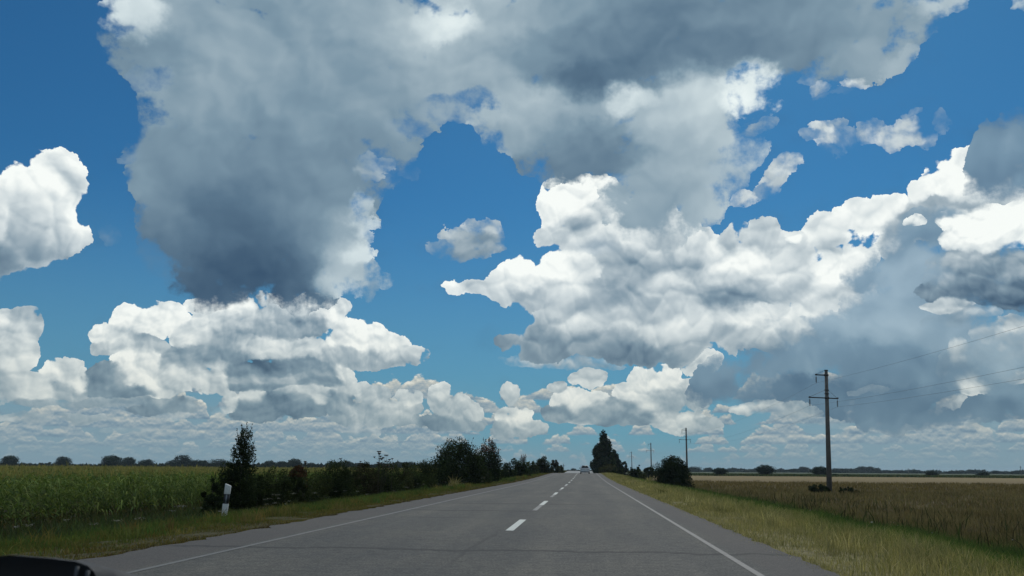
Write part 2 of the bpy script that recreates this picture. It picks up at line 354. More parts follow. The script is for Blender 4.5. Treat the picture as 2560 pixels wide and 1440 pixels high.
    def leaf(box):
        """the sky inside one window of directions, as a node group"""
        def f(nt, p, blue):
            # a hair's breadth of shift keeps every window's nodes its own (so that only one window is evaluated per ray)
            cnt[2] += 1
            p = vm(nt, 'ADD', p, (cnt[2] * 2e-6, 0, 0))
            L, wn, wf, hz, base = call(nt, G_COMMON, p, blue)
            if box[2] < .16: base = call(nt, G_ROWS, p, base)[0]
            for Ly in LAYERS:
                m = margin(Ly)
                geo = [g for g in Ly['geo'] if touches(g, m, box)]
                if not geo: continue
                pw, pr = call(nt, Ly['g_warp'], p, wn, wf)
                acc, Fd = (0, 0, 0), 1.0
                for i in range(0, len(geo), 5):
                    acc, Fd = call(nt, puffs(geo[i:i + 5], Ly['k']), pw, acc, Fd)
                base = call(nt, Ly['g_paint'], pr, L, wf, hz, acc, Fd, base)[0]
            return [mixc(nt, 1.0, base, (1 / STR, 1 / STR, 1 / STR), 'MULTIPLY')]
        return group('clouds', (('p', 'Vector'), ('blue', 'Color')), (('color', 'Color'),), f)

    def plain():
        """the rest of the sky, away from the road ahead: broken cloud over blue"""
        nt = root
        n = noise(nt, vm(nt, 'MULTIPLY', p0, (1.0, 1.5, 0)), 2.6, 4, .6, '2D')
        c = mixc(nt, n.step(.35, .75), (3.4, 4.2, 4.8), (7.0, 7.4, 7.4))
        c = mixc(nt, n.step(.46, .54), blue0, c)
        return mixc(nt, T0.step(-.01, .02, 1.0, 0.0), c, tuple(v / STR for v in HAZE))

    def bgnode(colr):
        b = root.nodes.new('ShaderNodeBackground'); b.inputs['Strength'].default_value = STR
        root.links.new(colr.s, b.inputs['Color']); return b.outputs[0]
    def pick(axis, cut, lo, hi):                          # lo where axis < cut
        m = root.nodes.new('ShaderNodeMixShader')
        root.links.new((A0 if axis == 'A' else T0)._m('GREATER_THAN', A0 if axis == 'A' else T0, cut).s, m.inputs[0])
        root.links.new(lo, m.inputs[1]); root.links.new(hi, m.inputs[2]); return m.outputs[0]
    def tree(box, depth):
        a0, a1, t0, t1 = box
        n = sum(touches(g, margin(Ly), box) for Ly in LAYERS for g in Ly['geo'])
        if depth == 0 or n < 10:
            g = root.nodes.new('ShaderNodeGroup'); g.node_tree = leaf(box)
            root.links.new(p0.s, g.inputs['p']); root.links.new(blue0.s, g.inputs['blue'])
            cnt[0] += 1; cnt[1] = max(cnt[1], n)
            return bgnode(E(root, g.outputs[0]))
        if (a1 - a0) > (t1 - t0) * 1.2:
            c = (a0 + a1) / 2
            return pick('A', c, tree((a0, c, t0, t1), depth - 1), tree((c, a1, t0, t1), depth - 1))
        c = (t0 + t1) / 2
        return pick('T', c, tree((a0, a1, t0, c), depth - 1), tree((a0, a1, c, t1), depth - 1))
    AL, AR, TT = -.72, .62, .72
    front = tree((AL, AR, 0.0, TT), 6)
    pl = bgnode(plain())
    s1 = pick('A', AL, pl, pick('A', AR, pick('T', TT, pick('T', -.004, pl, front), pl), pl))
    out = root.nodes.new('ShaderNodeOutputWorld'); root.links.new(s1, out.inputs[0])
    w.cycles.sampling_method = 'MANUAL'; w.cycles.sample_map_resolution = 256
    print('sky windows', cnt)
# base, height, columns per radian, how much it fills, haze
ROWS = [(.006, .006, 46, .7, .60), (.013, .007, 38, .75, .48), (.021, .009, 31, .8, .38), (.030, .011, 26, .8, .28), (.041, .013, 22, .75, .20), (.053, .015, 18, .7, .14), (.067, .017, 15, .5, .08), (.083, .018, 13, .2, .05)]
ROWRAMP = [(0, (.115, .20, .285)), (.35, (.20, .295, .37)), (.6, (.34, .41, .44)), (.85, (.56, .58, .53)), (1, (.74, .74, .66))]
LOWSKY = ((-.02, .36, .80, 0.0), (.130, .300, .41))
SKYTINT = (.135, .42, .59)
build_world()

# ------------------------------------------------------------------ object helpers
def tag(o, label, cat, group=None):
    o['label'] = label; o['category'] = cat
    if group: o['group'] = group
    return o
def empty(name, loc, label=None, cat=None, group=None, rz=0.0, tilt=(0, 0)):
    o = bpy.data.objects.new(name, None); C.objects.link(o); o.empty_display_size = .3
    o.location = loc; o.rotation_euler = (tilt[0], tilt[1], rz)
    if label: tag(o, label, cat, group)
    return o
def link(name, me, parent=None):
    o = bpy.data.objects.new(name, me); C.objects.link(o)
    if parent is not None: o.parent = parent
    return o
def mkmesh(name, V, Q, mat, tint=None, smooth=False, tris=None):
    """mesh from vertex array and quad array (and triangles)"""
    V = np.asarray(V, np.float32).reshape(-1, 3)
    Q = np.asarray(Q, np.int32).reshape(-1, 4) if len(Q) else np.zeros((0, 4), np.int32)
    Tn = np.asarray(tris, np.int32).reshape(-1, 3) if tris is not None and len(tris) else np.zeros((0, 3), np.int32)
    me = bpy.data.meshes.new(name)
    me.vertices.add(len(V)); me.vertices.foreach_set('co', V.ravel())
    loops = np.concatenate([Q.ravel(), Tn.ravel()]); me.loops.add(len(loops)); me.loops.foreach_set('vertex_index', loops)
    starts = np.concatenate([np.arange(len(Q)) * 4, len(Q) * 4 + np.arange(len(Tn)) * 3]).astype(np.int32)
    me.polygons.add(len(starts)); me.polygons.foreach_set('loop_start', starts)
    if smooth: me.polygons.foreach_set('use_smooth', np.ones(len(starts), bool))
    if tint is not None:
        at = me.color_attributes.new('tint', 'FLOAT_COLOR', 'POINT')
        tc = np.ones((len(V), 4), np.float32); tc[:, :3] = tint; at.data.foreach_set('color', tc.ravel())
    me.update(calc_edges=True)
    if mat: me.materials.append(mat)
    return me
class MB:
    """collects quads"""
    def __init__(s): s.v = []; s.q = []; s.n = 0
    def add(s, v, q):
        v = np.asarray(v, float).reshape(-1, 3); s.v.append(v); s.q.append(np.asarray(q).reshape(-1, 4) + s.n); s.n += len(v); return s
    def box(s, c, d, taper=1.0, rz=0.0):
        x, y, z = d[0] / 2, d[1] / 2, d[2] / 2; t = taper
        v = np.array([(-x, -y, -z), (x, -y, -z), (x, y, -z), (-x, y, -z), (-x * t, -y * t, z), (x * t, -y * t, z), (x * t, y * t, z), (-x * t, y * t, z)])
        ca, sa = math.cos(rz), math.sin(rz)
        v = np.stack([v[:, 0] * ca - v[:, 1] * sa, v[:, 0] * sa + v[:, 1] * ca, v[:, 2]], 1) + np.array(c)
        return s.add(v, [(0, 3, 2, 1), (4, 5, 6, 7), (0, 1, 5, 4), (1, 2, 6, 5), (2, 3, 7, 6), (3, 0, 4, 7)])
    def tube(s, P, r, n=6, cap=True):
        P = np.asarray(P, float); r = np.broadcast_to(np.asarray(r, float), (len(P),)).copy()
        d = np.gradient(P, axis=0); d /= np.linalg.norm(d, axis=1)[:, None] + 1e-9
        ref = np.where(np.abs(d[:, 2:3]) > .9, np.array([[1., 0, 0]]), np.array([[0, 0, 1.]]))
        u = np.cross(d, ref); u /= np.linalg.norm(u, axis=1)[:, None] + 1e-9; w = np.cross(d, u)
        if cap:
            P = np.concatenate([P[:1], P, P[-1:]]); u = np.concatenate([u[:1], u, u[-1:]]); w = np.concatenate([w[:1], w, w[-1:]]); r = np.concatenate([[1e-4], r, [1e-4]])
        a = np.arange(n) / n * 2 * PI
        v = P[:, None] + r[:, None, None] * (np.cos(a)[None, :, None] * u[:, None] + np.sin(a)[None, :, None] * w[:, None])
        m = len(P); i = np.arange(m - 1)[:, None] * n; j = np.arange(n)[None]; jn = (j + 1) % n
        q = np.stack([i + j, i + jn, i + n + jn, i + n + j], -1).reshape(-1, 4)
        return s.add(v, q)
    def lathe(s, prof, c=(0, 0, 0), n=12):
        return s.tube([(c[0], c[1], c[2] + z) for r, z in prof], [r for r, z in prof], n, True)
    def mesh(s, name, mat, smooth=False): return mkmesh(name, np.concatenate(s.v), np.concatenate(s.q), mat, smooth=smooth)
    def build(s, name, mat, parent=None, smooth=False): return link(name, s.mesh(name, mat, smooth), parent)
def bevel(o, w=.01, seg=2):
    m = o.modifiers.new('edge', 'BEVEL'); m.width = w; m.segments = seg; m.limit_method = 'ANGLE'; return o

# ------------------------------------------------------------------ materials
def newmat(name):
    m = bpy.data.materials.new(name); m.use_nodes = True; nt = m.node_tree
    bs = nt.nodes['Principled BSDF']; return m, nt, bs
def geopos(nt):
    g = nt.nodes.new('ShaderNodeNewGeometry'); return E(nt, g.outputs['Position'])
def objpos(nt):
    g = nt.nodes.new('ShaderNodeTexCoord'); return E(nt, g.outputs['Object'])
def simple(name, col, rough=.5, metal=0.0, var=.12, sc=8., bump=0.0, spec=.5):
    m, nt, bs = newmat(name)
    n = noise(nt, objpos(nt), sc, 5, .6)
    c = mixc(nt, n.step(.3, .7), tuple(v * (1 - var) for v in col), tuple(min(1, v * (1 + var)) for v in col))
    nt.links.new(c.s, bs.inputs['Base Color'])
    nt.links.new(n.step(.2, .8, rough * .85, min(1, rough * 1.15)).s, bs.inputs['Roughness'])
    bs.inputs['Metallic'].default_value = metal; bs.inputs['Specular IOR Level'].default_value = spec
    if bump:
        b = nt.nodes.new('ShaderNodeBump'); b.inputs['Strength'].default_value = bump; b.inputs['Distance'].default_value = .01
        nt.links.new(n.s, b.inputs['Height']); nt.links.new(b.outputs[0], bs.inputs['Normal'])
    return m
def leafmat(name, trans=.25):
    m = bpy.data.materials.new(name); m.use_nodes = True; nt = m.node_tree; nt.nodes.clear()
    at = nt.nodes.new('ShaderNodeAttribute'); at.attribute_name = 'tint'
    c = E(nt, at.outputs['Color'])
    n = noise(nt, geopos(nt), 1.3, 3, .6)
    c = mixc(nt, 1.0, c, mixc(nt, n.step(.3, .7), (.78, .80, .85), (1.2, 1.15, 1.05)), 'MULTIPLY')
    d = nt.nodes.new('ShaderNodeBsdfDiffuse'); t = nt.nodes.new('ShaderNodeBsdfTranslucent'); mx = nt.nodes.new('ShaderNodeMixShader')
    nt.links.new(c.s, d.inputs['Color'])
    nt.links.new(mixc(nt, 1.0, c, (1.1, 1.2, .7), 'MULTIPLY').s, t.inputs['Color'])
    mx.inputs[0].default_value = trans
    nt.links.new(d.outputs[0], mx.inputs[1]); nt.links.new(t.outputs[0], mx.inputs[2])
    o = nt.nodes.new('ShaderNodeOutputMaterial'); nt.links.new(mx.outputs[0], o.inputs[0])
    return m
M_LEAF = leafmat('leaf', .15)
M_GRASS = leafmat('grass', .25)
M_BARK = simple('bark', (.07, .06, .05), .9, var=.35, sc=14, bump=.4)
M_CONC = simple('concrete', (.10, .10, .095), .85, var=.22, sc=3, bump=.2)
M_STEEL = simple('dark_steel', (.06, .062, .065), .6, .4)
M_INSUL = simple('insulator', (.05, .055, .06), .35)
M_WIRE = simple('cable', (.05, .05, .055), .5, .5)

def ground_mat():
    m, nt, bs = newmat('ground')
    P = geopos(nt); x, y, z = sep(nt, P)
    n1 = noise(nt, P, .35, 5, .6); n2 = noise(nt, P, 3.0, 6, .65); n3 = noise(nt, vm(nt, 'MULTIPLY', P, (.004, .018, 0)), 1.0, 4, .55)
    xw = x + (n1 - .5) * 3.0
    def rmp(v, lo, hi, stops):
        return v.step(lo, hi, kind='LINEAR').ramp(stops)
    # left: verge, weeds, soil of the maize field
    left = rmp(xw, -20., -6.0, [(0, (.035, .032, .018)), (.28, (.030, .040, .016)), (.62, (.045, .050, .018)), (.85, (.050, .048, .020)), (1, (.050, .045, .024))])
    right = rmp(xw, 2.6, 16., [(0, (.16, .145, .08)), (.16, (.17, .16, .075)), (.34, (.085, .095, .035)), (.55, (.035, .062, .026)), (.72, (.05, .052, .026)), (.9, (.055, .045, .025)), (1, (.055, .044, .024))])
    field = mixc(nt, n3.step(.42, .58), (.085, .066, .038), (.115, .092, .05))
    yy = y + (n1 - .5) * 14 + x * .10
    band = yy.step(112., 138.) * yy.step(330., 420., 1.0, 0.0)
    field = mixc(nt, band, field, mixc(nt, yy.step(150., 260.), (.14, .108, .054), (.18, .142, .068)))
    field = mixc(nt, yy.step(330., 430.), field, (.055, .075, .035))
    right = mixc(nt, x.step(12., 18.), right, field)
    right = mixc(nt, (y + x * -2.0).step(70., 140.) * x.step(6., 10.) , right, field)
    col = mixc(nt, x.step(-2.0, -1.9), left, right)
    farl = mixc(nt, n3.step(.4, .6), (.055, .062, .026), (.10, .088, .040))
    col = mixc(nt, x.step(-60., -40., 1.0, 0.0) * y.step(300., 400.), col, farl)
    col = mixc(nt, 1.0, col, mixc(nt, n2.step(.3, .7), (.65, .66, .7), (1.3, 1.28, 1.2)), 'MULTIPLY')
    nt.links.new(col.s, bs.inputs['Base Color']); bs.inputs['Roughness'].default_value = .95; bs.inputs['Specular IOR Level'].default_value = .15
    b = nt.nodes.new('ShaderNodeBump'); b.inputs['Strength'].default_value = .8; b.inputs['Distance'].default_value = .08
    nt.links.new(n2.s, b.inputs['Height']); nt.links.new(b.outputs[0], bs.inputs['Normal'])
    return m

CRACKS = [(12.75, -7, 9, .10, .85), (14.4, -3.4, -1.9, .06, .5), (19.8, -6.6, -4.5, .12, .7), (21.0, -4.9, -2.4, .10, .55), (24.6, -5.6, -1.0, .16, .75), (29.7, -5.2, .6, .20, .7), (31.5, -6.2, -3.6, .2, .5), (42., -5, 3, .22, .35)]
def asphalt_nodes(nt):
    P = geopos(nt); x, y, z = sep(nt, P)
    g = noise(nt, P, 30., 4, .75); g2 = noise(nt, P, 11., 4, .6); big = noise(nt, vm(nt, 'MULTIPLY', P, (.9, .09, 0)), 1.0, 5, .6)
    pat = noise(nt, P, .35, 4, .6)
    col = mixc(nt, g.step(.34, .66), (.026, .030, .032), (.100, .101, .098))
    col = mixc(nt, big.step(.35, .65), mixc(nt, 1.0, col, (.86, .88, .9), 'MULTIPLY'), mixc(nt, 1.0, col, (1.12, 1.10, 1.06), 'MULTIPLY'))
    col = mixc(nt, pat.step(.45, .60) * .6, col, mixc(nt, 1.0, col, (1.24, 1.20, 1.13), 'MULTIPLY'))
    col = mixc(nt, noise(nt, vm(nt, 'MULTIPLY', P, (.5, .035, 0)), 1.0, 3, .5).step(.46, .6) * .6, col, mixc(nt, 1.0, col, (.80, .83, .86), 'MULTIPLY'))
    wp = None
    for c0, hw in ((-4.35, .5), (-2.65, .5), (-.55, .5), (1.15, .5)):       # wheel paths polished paler
        q = (x + (pat - .5) * .8 - c0).abs().step(0.0, hw, 1.0, 0.0); wp = q if wp is None else wp.max(q)
    col = mixc(nt, wp * .5, col, mixc(nt, 1.0, col, (1.28, 1.25, 1.2), 'MULTIPLY'))
    mot = noise(nt, P, 5.5, 4, .7)
    col = mixc(nt, 1.0, col, mixc(nt, mot.step(.36, .64), (.80, .81, .83), (1.22, 1.20, 1.16)), 'MULTIPLY')
    sh = (x + (g2 - .5) * .25).step(2.15, 2.3) + (x + (g2 - .5) * .25).step(-5.5, -5.35, 1.0, 0.0)
    col = mixc(nt, sh.sat() * .6, col, mixc(nt, g.step(.3, .7), (.040, .038, .040), (.078, .072, .071)))
    wob = noise(nt, vm(nt, 'MULTIPLY', P, (1, .12, 1)), 1.1, 5, .65)
    wobf = noise(nt, P, 9., 3, .6)
    for (yc, xa, xb, wd, st) in CRACKS:
        dd = (y - yc + (wob - .5) * 1.0 + (wobf - .5) * .10).abs()
        cr = dd.step(wd * .7, wd * 1.5, 1.0, 0.0) * x.step(xa, xa + .8) * x.step(xb - 1.2, xb, 1.0, 0.0) * wobf.step(.3, .5, .55, 1.0)
        col = mixc(nt, cr * st, col, (.022, .024, .026))
    # longitudinal joint near the middle and fine map cracking
    jd = (x + 1.75 + (wob - .5) * .5 + (wobf - .5) * .12).abs()
    col = mixc(nt, jd.step(.01, .05, 1.0, 0.0) * y.step(10, 12) * y.step(15.8, 16.6, 1.0, 0.0) * .55, col, (.025, .027, .03))
    ar = noise(nt, P, 1.4, 2, .5)
    vc = voro(nt, vm(nt, 'ADD', P, scale(nt, vm(nt, 'SUBTRACT', noise(nt, P, 5., 3, .6, col=True), (.5, .5, .5)), .25)), 3.2, 'DISTANCE_TO_EDGE')
    col = mixc(nt, vc.step(.0, .025, 1.0, 0.0) * ar.step(.6, .72) * .45, col, (.03, .032, .035))
    return P, x, y, col, g, g2
def asphalt_mat():
    m, nt, bs = newmat('asphalt')
    P, x, y, col, g, g2 = asphalt_nodes(nt)
    # smoother surface beyond the crest; reflected sky put into its paler colour
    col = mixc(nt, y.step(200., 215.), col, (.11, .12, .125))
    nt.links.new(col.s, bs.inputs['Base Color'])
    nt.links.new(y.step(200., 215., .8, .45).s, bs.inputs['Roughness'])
    bs.inputs['Specular IOR Level'].default_value = .22
    b = nt.nodes.new('ShaderNodeBump'); b.inputs['Strength'].default_value = .5; b.inputs['Distance'].default_value = .012
    nt.links.new((g + g2 * .6).s, b.inputs['Height']); nt.links.new(b.outputs[0], bs.inputs['Normal'])
    return m
def paint_mat(name, wear, colr=(.62, .64, .62)):
    m, nt, bs = newmat(name)
    P, x, y, col, g, g2 = asphalt_nodes(nt)
    wn = noise(nt, P, 6., 6, .7); wl = noise(nt, P, .5, 3, .6)
    f = (wn * .7 + wl * .3 + g * .15).step(wear - .10, wear + .10)
    c = mixc(nt, f, col, mixc(nt, g2.step(.3, .7), tuple(v * .82 for v in colr), colr))
    nt.links.new(c.s, bs.inputs['Base Color']); bs.inputs['Roughness'].default_value = .6
    return m

# ------------------------------------------------------------------ terrain
def ss(a, b, t):
    u = np.clip((t - a) / (b - a), 0, 1); return u * u * (3 - 2 * u)
RP = [(-200, 0), (78, 0), (110, .14), (150, .46), (172, .52), (195, .30), (228, .02), (262, .25), (305, .72), (330, .70), (420, -.2), (600, -.8), (4000, -.8)]
def zroad(y):
    y = np.asarray(y, float); xs = np.array([p[0] for p in RP]); zs = np.array([p[1] for p in RP])
    acc = 0
    for o in (-10, -5, 0, 5, 10): acc = acc + np.interp(y + o, xs, zs)
    return acc / 5
XL, XR = -6.55, 2.97
def zground(x, y):
    x = np.asarray(x, float); y = np.asarray(y, float)
    zr = zroad(y)
    sl = XL - x; sr = x - XR
    zl = -1.0; zrr = -.86
    left = zr - .03 - np.clip(sl, 0, 1) * .05; left = left + (zl - left) * ss(1.0, 10.0, sl)
    right = zr - .03 - np.clip(sr, 0, 1) * .05; right = right + (zrr - right) * ss(.8, 8.5, sr)
    # gentle undulation of the fields
    und = .05 * np.sin(x * .31 + 1.3) * np.sin(y * .23) * ss(4, 12, np.abs(x + 1.8) - 4.7)
    z = np.where(sl > 0, left, np.where(sr > 0, right, zr - .06))
    return z + und * ss(3, 10, np.maximum(sl, sr))

def build_ground():
    def axis(core, far):
        a = list(core); st = core[1] - core[0]
        while a[-1] < far: st *= 1.13; a.append(a[-1] + st)
        return a
    pos = axis(np.arange(0, 34, .55), 3600); xs = np.array(sorted([-p - 1.79 for p in pos[1:]] + [p - 1.79 for p in pos]))
    ys = np.array([-200, -120, -80, -50, -30, -18, -10] + axis(np.arange(-5, 120, 1.2), 3600))
    X, Y = np.meshgrid(xs, ys, indexing='xy')
    Z = zground(X, Y)
    rng = np.random.default_rng(3)
    off = (np.minimum(X - XL, XR - X) < -.4)
    Z = Z + np.where(off & (Y < 130), rng.normal(0, .022, Z.shape), 0)
    n, m_ = Y.shape
    i = np.arange(n - 1)[:, None] * m_ + np.arange(m_ - 1)[None]
    q = np.stack([i, i + 1, i + m_ + 1, i + m_], -1).reshape(-1, 4)
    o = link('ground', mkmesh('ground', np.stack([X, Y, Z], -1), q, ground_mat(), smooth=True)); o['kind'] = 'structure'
def strip(name, mat, xa, xb, ys, dz, jag=0.0, kind='structure', seed=0):
    ys = np.asarray(ys, float); rng = np.random.default_rng(seed)
    nx = 2 if jag == 0 else 7
    t = np.linspace(0, 1, nx)
    X = xa + (xb - xa) * t[None] + np.zeros((len(ys), 1)); Y = np.repeat(ys[:, None], nx, 1)
    if jag:
        X[:, 0] += rng.normal(0, jag, len(ys)); X[:, -1] += rng.normal(0, jag * .6, len(ys))
    Z = zroad(Y) + dz
    i = np.arange(len(ys) - 1)[:, None] * nx + np.arange(nx - 1)[None]
    q = np.stack([i, i + 1, i + nx + 1, i + nx], -1).reshape(-1, 4)
    o = link(name, mkmesh(name, np.stack([X, Y, Z], -1), q, mat, smooth=True)); o['kind'] = kind
    return o
build_ground()
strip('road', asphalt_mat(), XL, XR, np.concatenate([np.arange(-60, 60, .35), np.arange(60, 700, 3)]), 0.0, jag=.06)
M_EDGE = paint_mat('worn_edge_paint', .53, (.100, .104, .104)); M_FADED = paint_mat('faded_paint', .47, (.13, .135, .135)); M_DASH = paint_mat('road_paint', .30, (.46, .50, .48))
yl = np.concatenate([np.arange(-60, 80, 2.), np.arange(80, 330, 4)])
strip('road_edge_line', M_EDGE, -5.31, -5.22, yl, .004)
strip('road_edge_line', M_EDGE, 1.98, 2.07, yl, .004)
for k in range(-3, 14):
    yc = 18.6 + 12.05 * k
    strip('road_marking', M_DASH, -1.61, -1.45, np.linspace(yc - 1.8, yc + 1.85, 4), .004)
    if 1 <= k < 5: strip('road_marking_faded', M_FADED, -1.60, -1.46, np.linspace(yc - 5.6, yc - 1.9, 4), .004)

# ------------------------------------------------------------------ grass, weeds, maize
def gpts(rng, n, x0, x1, y0, y1, clump=0.0, view=True):
    x = rng.uniform(x0, x1, n); y = rng.uniform(y0, y1, n)
    if view:                                           # only where the photo looks, with a margin
        k = (x > -.80 * y - 3) & (x < .62 * y + 3); x, y = x[k], y[k]
    if clump:
        f = np.sin(x * 1.7 + 3 * np.sin(y * .9)) + np.sin(y * 1.3 + 2 * np.sin(x * 1.1)); k = f > rng.uniform(-2, 2, len(x)) * clump - (1 - clump) * 2; x, y = x[k], y[k]
    return x, y
def blades(rng, x, y, h, w, tint, lean=.35, z=None, curl=.5):
    """arched grass blades: three cross sections each"""
    n = len(x); z = zground(x, y) if z is None else z
    h = h * rng.uniform(.5, 1.25, n); a = rng.uniform(0, 2 * PI, n); la = rng.uniform(0, 2 * PI, n); ln = np.abs(rng.normal(0, lean, n)) * h
    w = w * rng.uniform(.6, 1.3, n)
    base = np.stack([x, y, z - .02], 1); dx = np.stack([np.cos(a), np.sin(a), np.zeros(n)], 1); ld = np.stack([np.cos(la), np.sin(la), np.zeros(n)], 1)
    up = np.array([[0, 0, 1.]])
    v = []
    for t, ww in ((0, .8), (.55, 1.0), (1.0, .12)):
        c = base + up * (h * (t - curl * .25 * t * t))[:, None] + ld * (ln * t * t)[:, None]
        v += [c - dx * (w * ww / 2)[:, None], c + dx * (w * ww / 2)[:, None]]
    V = np.stack(v, 1).reshape(-1, 3); i = (np.arange(n) * 6)[:, None]
    Q = np.concatenate([i + np.array([[0, 1, 3, 2]]), i + np.array([[2, 3, 5, 4]])])
    T = np.repeat(tint, 6, 0)
    return V, Q, T
def pal(rng, n, cols, var=.25):
    cols = np.array(cols); c = cols[rng.integers(0, len(cols), n)]
    m = rng.uniform(0, 1, (n, 1)); c = c * (1 - m) + cols[rng.integers(0, len(cols), n)] * m
    return c * rng.uniform(1 - var, 1 + var, (n, 1))
def join(parts):
    V, Q, T = [], [], []; n = 0
    for v, q, t in parts: V.append(v); Q.append(q + n); T.append(t); n += len(v)
    return np.concatenate(V), np.concatenate(Q), np.concatenate(T)
def stuff(name, parts, mat):
    V, Q, T = join(parts); o = link(name, mkmesh(name, V, Q, mat, tint=T)); o['kind'] = 'stuff'; return o

rng = np.random.default_rng(11)
OLIVE = [(.115, .120, .036), (.17, .135, .050), (.100, .125, .038), (.20, .145, .060)]
GREEN = [(.065, .125, .038), (.095, .150, .042), (.070, .098, .034)]
DRY = [(.40, .345, .19), (.34, .30, .155), (.27, .245, .115), (.19, .19, .080)]
BROWN = [(.170, .128, .074), (.138, .114, .066), (.21, .165, .090), (.115, .112, .058)]
TAN = [(.165, .125, .062), (.14, .11, .056), (.20, .155, .080)]
def zonal(rng, x, zones, var=.28):
    """palette picked by lateral position, with soft borders"""
    xx = x + rng.normal(0, .45, len(x)); out = np.zeros((len(x), 3))
    for a, b, cols in zones:
        k = (xx >= a) & (xx < b); out[k] = pal(rng, k.sum(), cols, var)
    return out
parts = []
LZ = [(-99, -12.6, OLIVE[:1] + GREEN), (-12.6, -9.6, GREEN + OLIVE[:1]), (-9.6, -7.9, OLIVE[:3] + GREEN[:1]), (-7.9, 99, OLIVE + [(.11, .075, .035)])]
for (y0, y1, dens, w, hh) in ((8, 30, 620, .011, .13), (30, 70, 190, .024, .15), (70, 170, 34, .05, .18), (170, 330, 8, .10, .2)):
    n = int((y1 - y0) * 6.5 * dens); x, y = gpts(rng, n, -13.0, XL + .12, y0, y1)
    hgt = hh * (.45 + 1.1 * ss(.1, 4.5, XL - x)) * (1 + .5 * np.sin(x * 2.1 + y * .7) * np.sin(y * 1.9))
    parts.append(blades(rng, x, y, hgt, w, zonal(rng, x, LZ), .5))
    nt_ = int((y1 - y0) * dens * .5); x, y = gpts(rng, nt_, XL - .25, XL + .16, y0, y1, clump=.6)   # ragged fringe on the asphalt edge
    parts.append(blades(rng, x, y, hh * .55, w, pal(rng, len(x), [(.06, .05, .028), (.10, .075, .04)]), .9))
for (x0, x1, y0, y1, n, w, hh) in ((-12.5, -7.4, 9, 40, 5200, .013, .30), (-12.5, -7.4, 40, 120, 4200, .035, .36)):
    cx = rng.uniform(x0, x1, n // 40); cy = rng.uniform(y0, y1, n // 40); k = rng.integers(0, len(cx), n); sz = rng.uniform(.5, 1.3, len(cx))
    ct = pal(rng, len(cx), OLIVE + GREEN + [(.16, .13, .06)], .3)
    parts.append(blades(rng, cx[k] + rng.normal(0, .12, n), cy[k] + rng.normal(0, .14, n), hh * sz[k], w, ct[k] * rng.uniform(.8, 1.2, (n, 1)), .5))
stuff('verge_grass', parts, M_GRASS)
parts = []
RZ = [(-99, 5.3, DRY), (5.3, 6.8, DRY[1:] + GREEN[1:2]), (6.8, 8.2, [DRY[3]] + GREEN[:2]), (8.2, 10.8, GREEN + [(.032, .058, .024)]), (10.8, 12.4, GREEN[2:] + BROWN), (12.4, 999, BROWN)]
for (y0, y1, dens, w, hh) in ((8, 30, 330, .009, .20), (30, 70, 110, .02, .22), (70, 150, 30, .05, .24), (150, 330, 7, .10, .26)):
    n = int((y1 - y0) * 10 * dens); x, y = gpts(rng, n, XR - .10, XR + 10, y0, y1)
    hgt = hh * (.55 + .9 * ss(.0, 2.5, x - XR)) * (1 + .4 * np.sin(x * 1.9 + y * .6) * np.sin(y * 1.3))
    parts.append(blades(rng, x, y, hgt, w, zonal(rng, x, RZ), .45))
    nt_ = int((y1 - y0) * dens * .5); x, y = gpts(rng, nt_, XR - .22, XR + .25, y0, y1, clump=.6)
    parts.append(blades(rng, x, y, hh * .5, w, pal(rng, len(x), DRY[:3]), .9))
for (x0, x1, y0, y1, n, w, hh) in ((3.6, 11.5, 9, 40, 9000, .012, .34), (3.6, 11.5, 40, 120, 5000, .035, .38)):
    cx = rng.uniform(x0, x1, n // 40); cy = rng.uniform(y0, y1, n // 40); k = rng.integers(0, len(cx), n); sz = rng.uniform(.5, 1.3, len(cx))
    ct = zonal(rng, cx, RZ, .3) * rng.uniform(.7, 1.25, (len(cx), 1))
    parts.append(blades(rng, cx[k] + rng.normal(0, .13, n), cy[k] + rng.normal(0, .15, n), hh * sz[k], w, ct[k] * rng.uniform(.8, 1.2, (n, 1)), .5))
stuff('dry_grass', parts, M_GRASS)
parts = []
for (y0, y1, x1, dens, w, hh) in ((18, 45, 28, 90, .018, .42), (45, 90, 58, 22, .035, .42), (90, 150, 95, 5, .08, .45)):
    n = int((y1 - y0) * (x1 - 12) * dens); x, y = gpts(rng, n, 12.2, x1, y0, y1, clump=.35)
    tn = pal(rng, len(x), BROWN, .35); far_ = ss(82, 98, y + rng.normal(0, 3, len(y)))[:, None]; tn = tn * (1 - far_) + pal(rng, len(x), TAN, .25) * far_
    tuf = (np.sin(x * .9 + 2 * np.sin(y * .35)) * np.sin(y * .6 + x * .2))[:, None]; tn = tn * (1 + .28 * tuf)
    parts.append(blades(rng, x, y, hh * (1 + .25 * np.sin(x * .8) * np.sin(y * .5)), w, tn, .35))
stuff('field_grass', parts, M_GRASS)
parts = []
for (y0, y1, dens, w, hh) in ((14, 45, 70, .030, .55), (45, 110, 20, .05, .6)):       # weeds between verge and field
    n = int((y1 - y0) * 5.5 * dens); x, y = gpts(rng, n, -16.4, -10.4, y0, y1, clump=.5)
    parts.append(blades(rng, x, y, hh * (.5 + .8 * ss(-10.5, -15, x)), w, pal(rng, len(x), [(.05, .085, .038), (.07, .10, .038), (.085, .08, .042), (.045, .062, .034)], .35), .5))
n = int(900); x, y = gpts(rng, n, 9.5, 16, 14, 60, clump=.9)
parts.append(blades(rng, x, y, .75, .035, pal(rng, len(x), [(.05, .045, .028), (.035, .055, .025)], .3), .3))
stuff('tall_weeds', parts, M_GRASS)

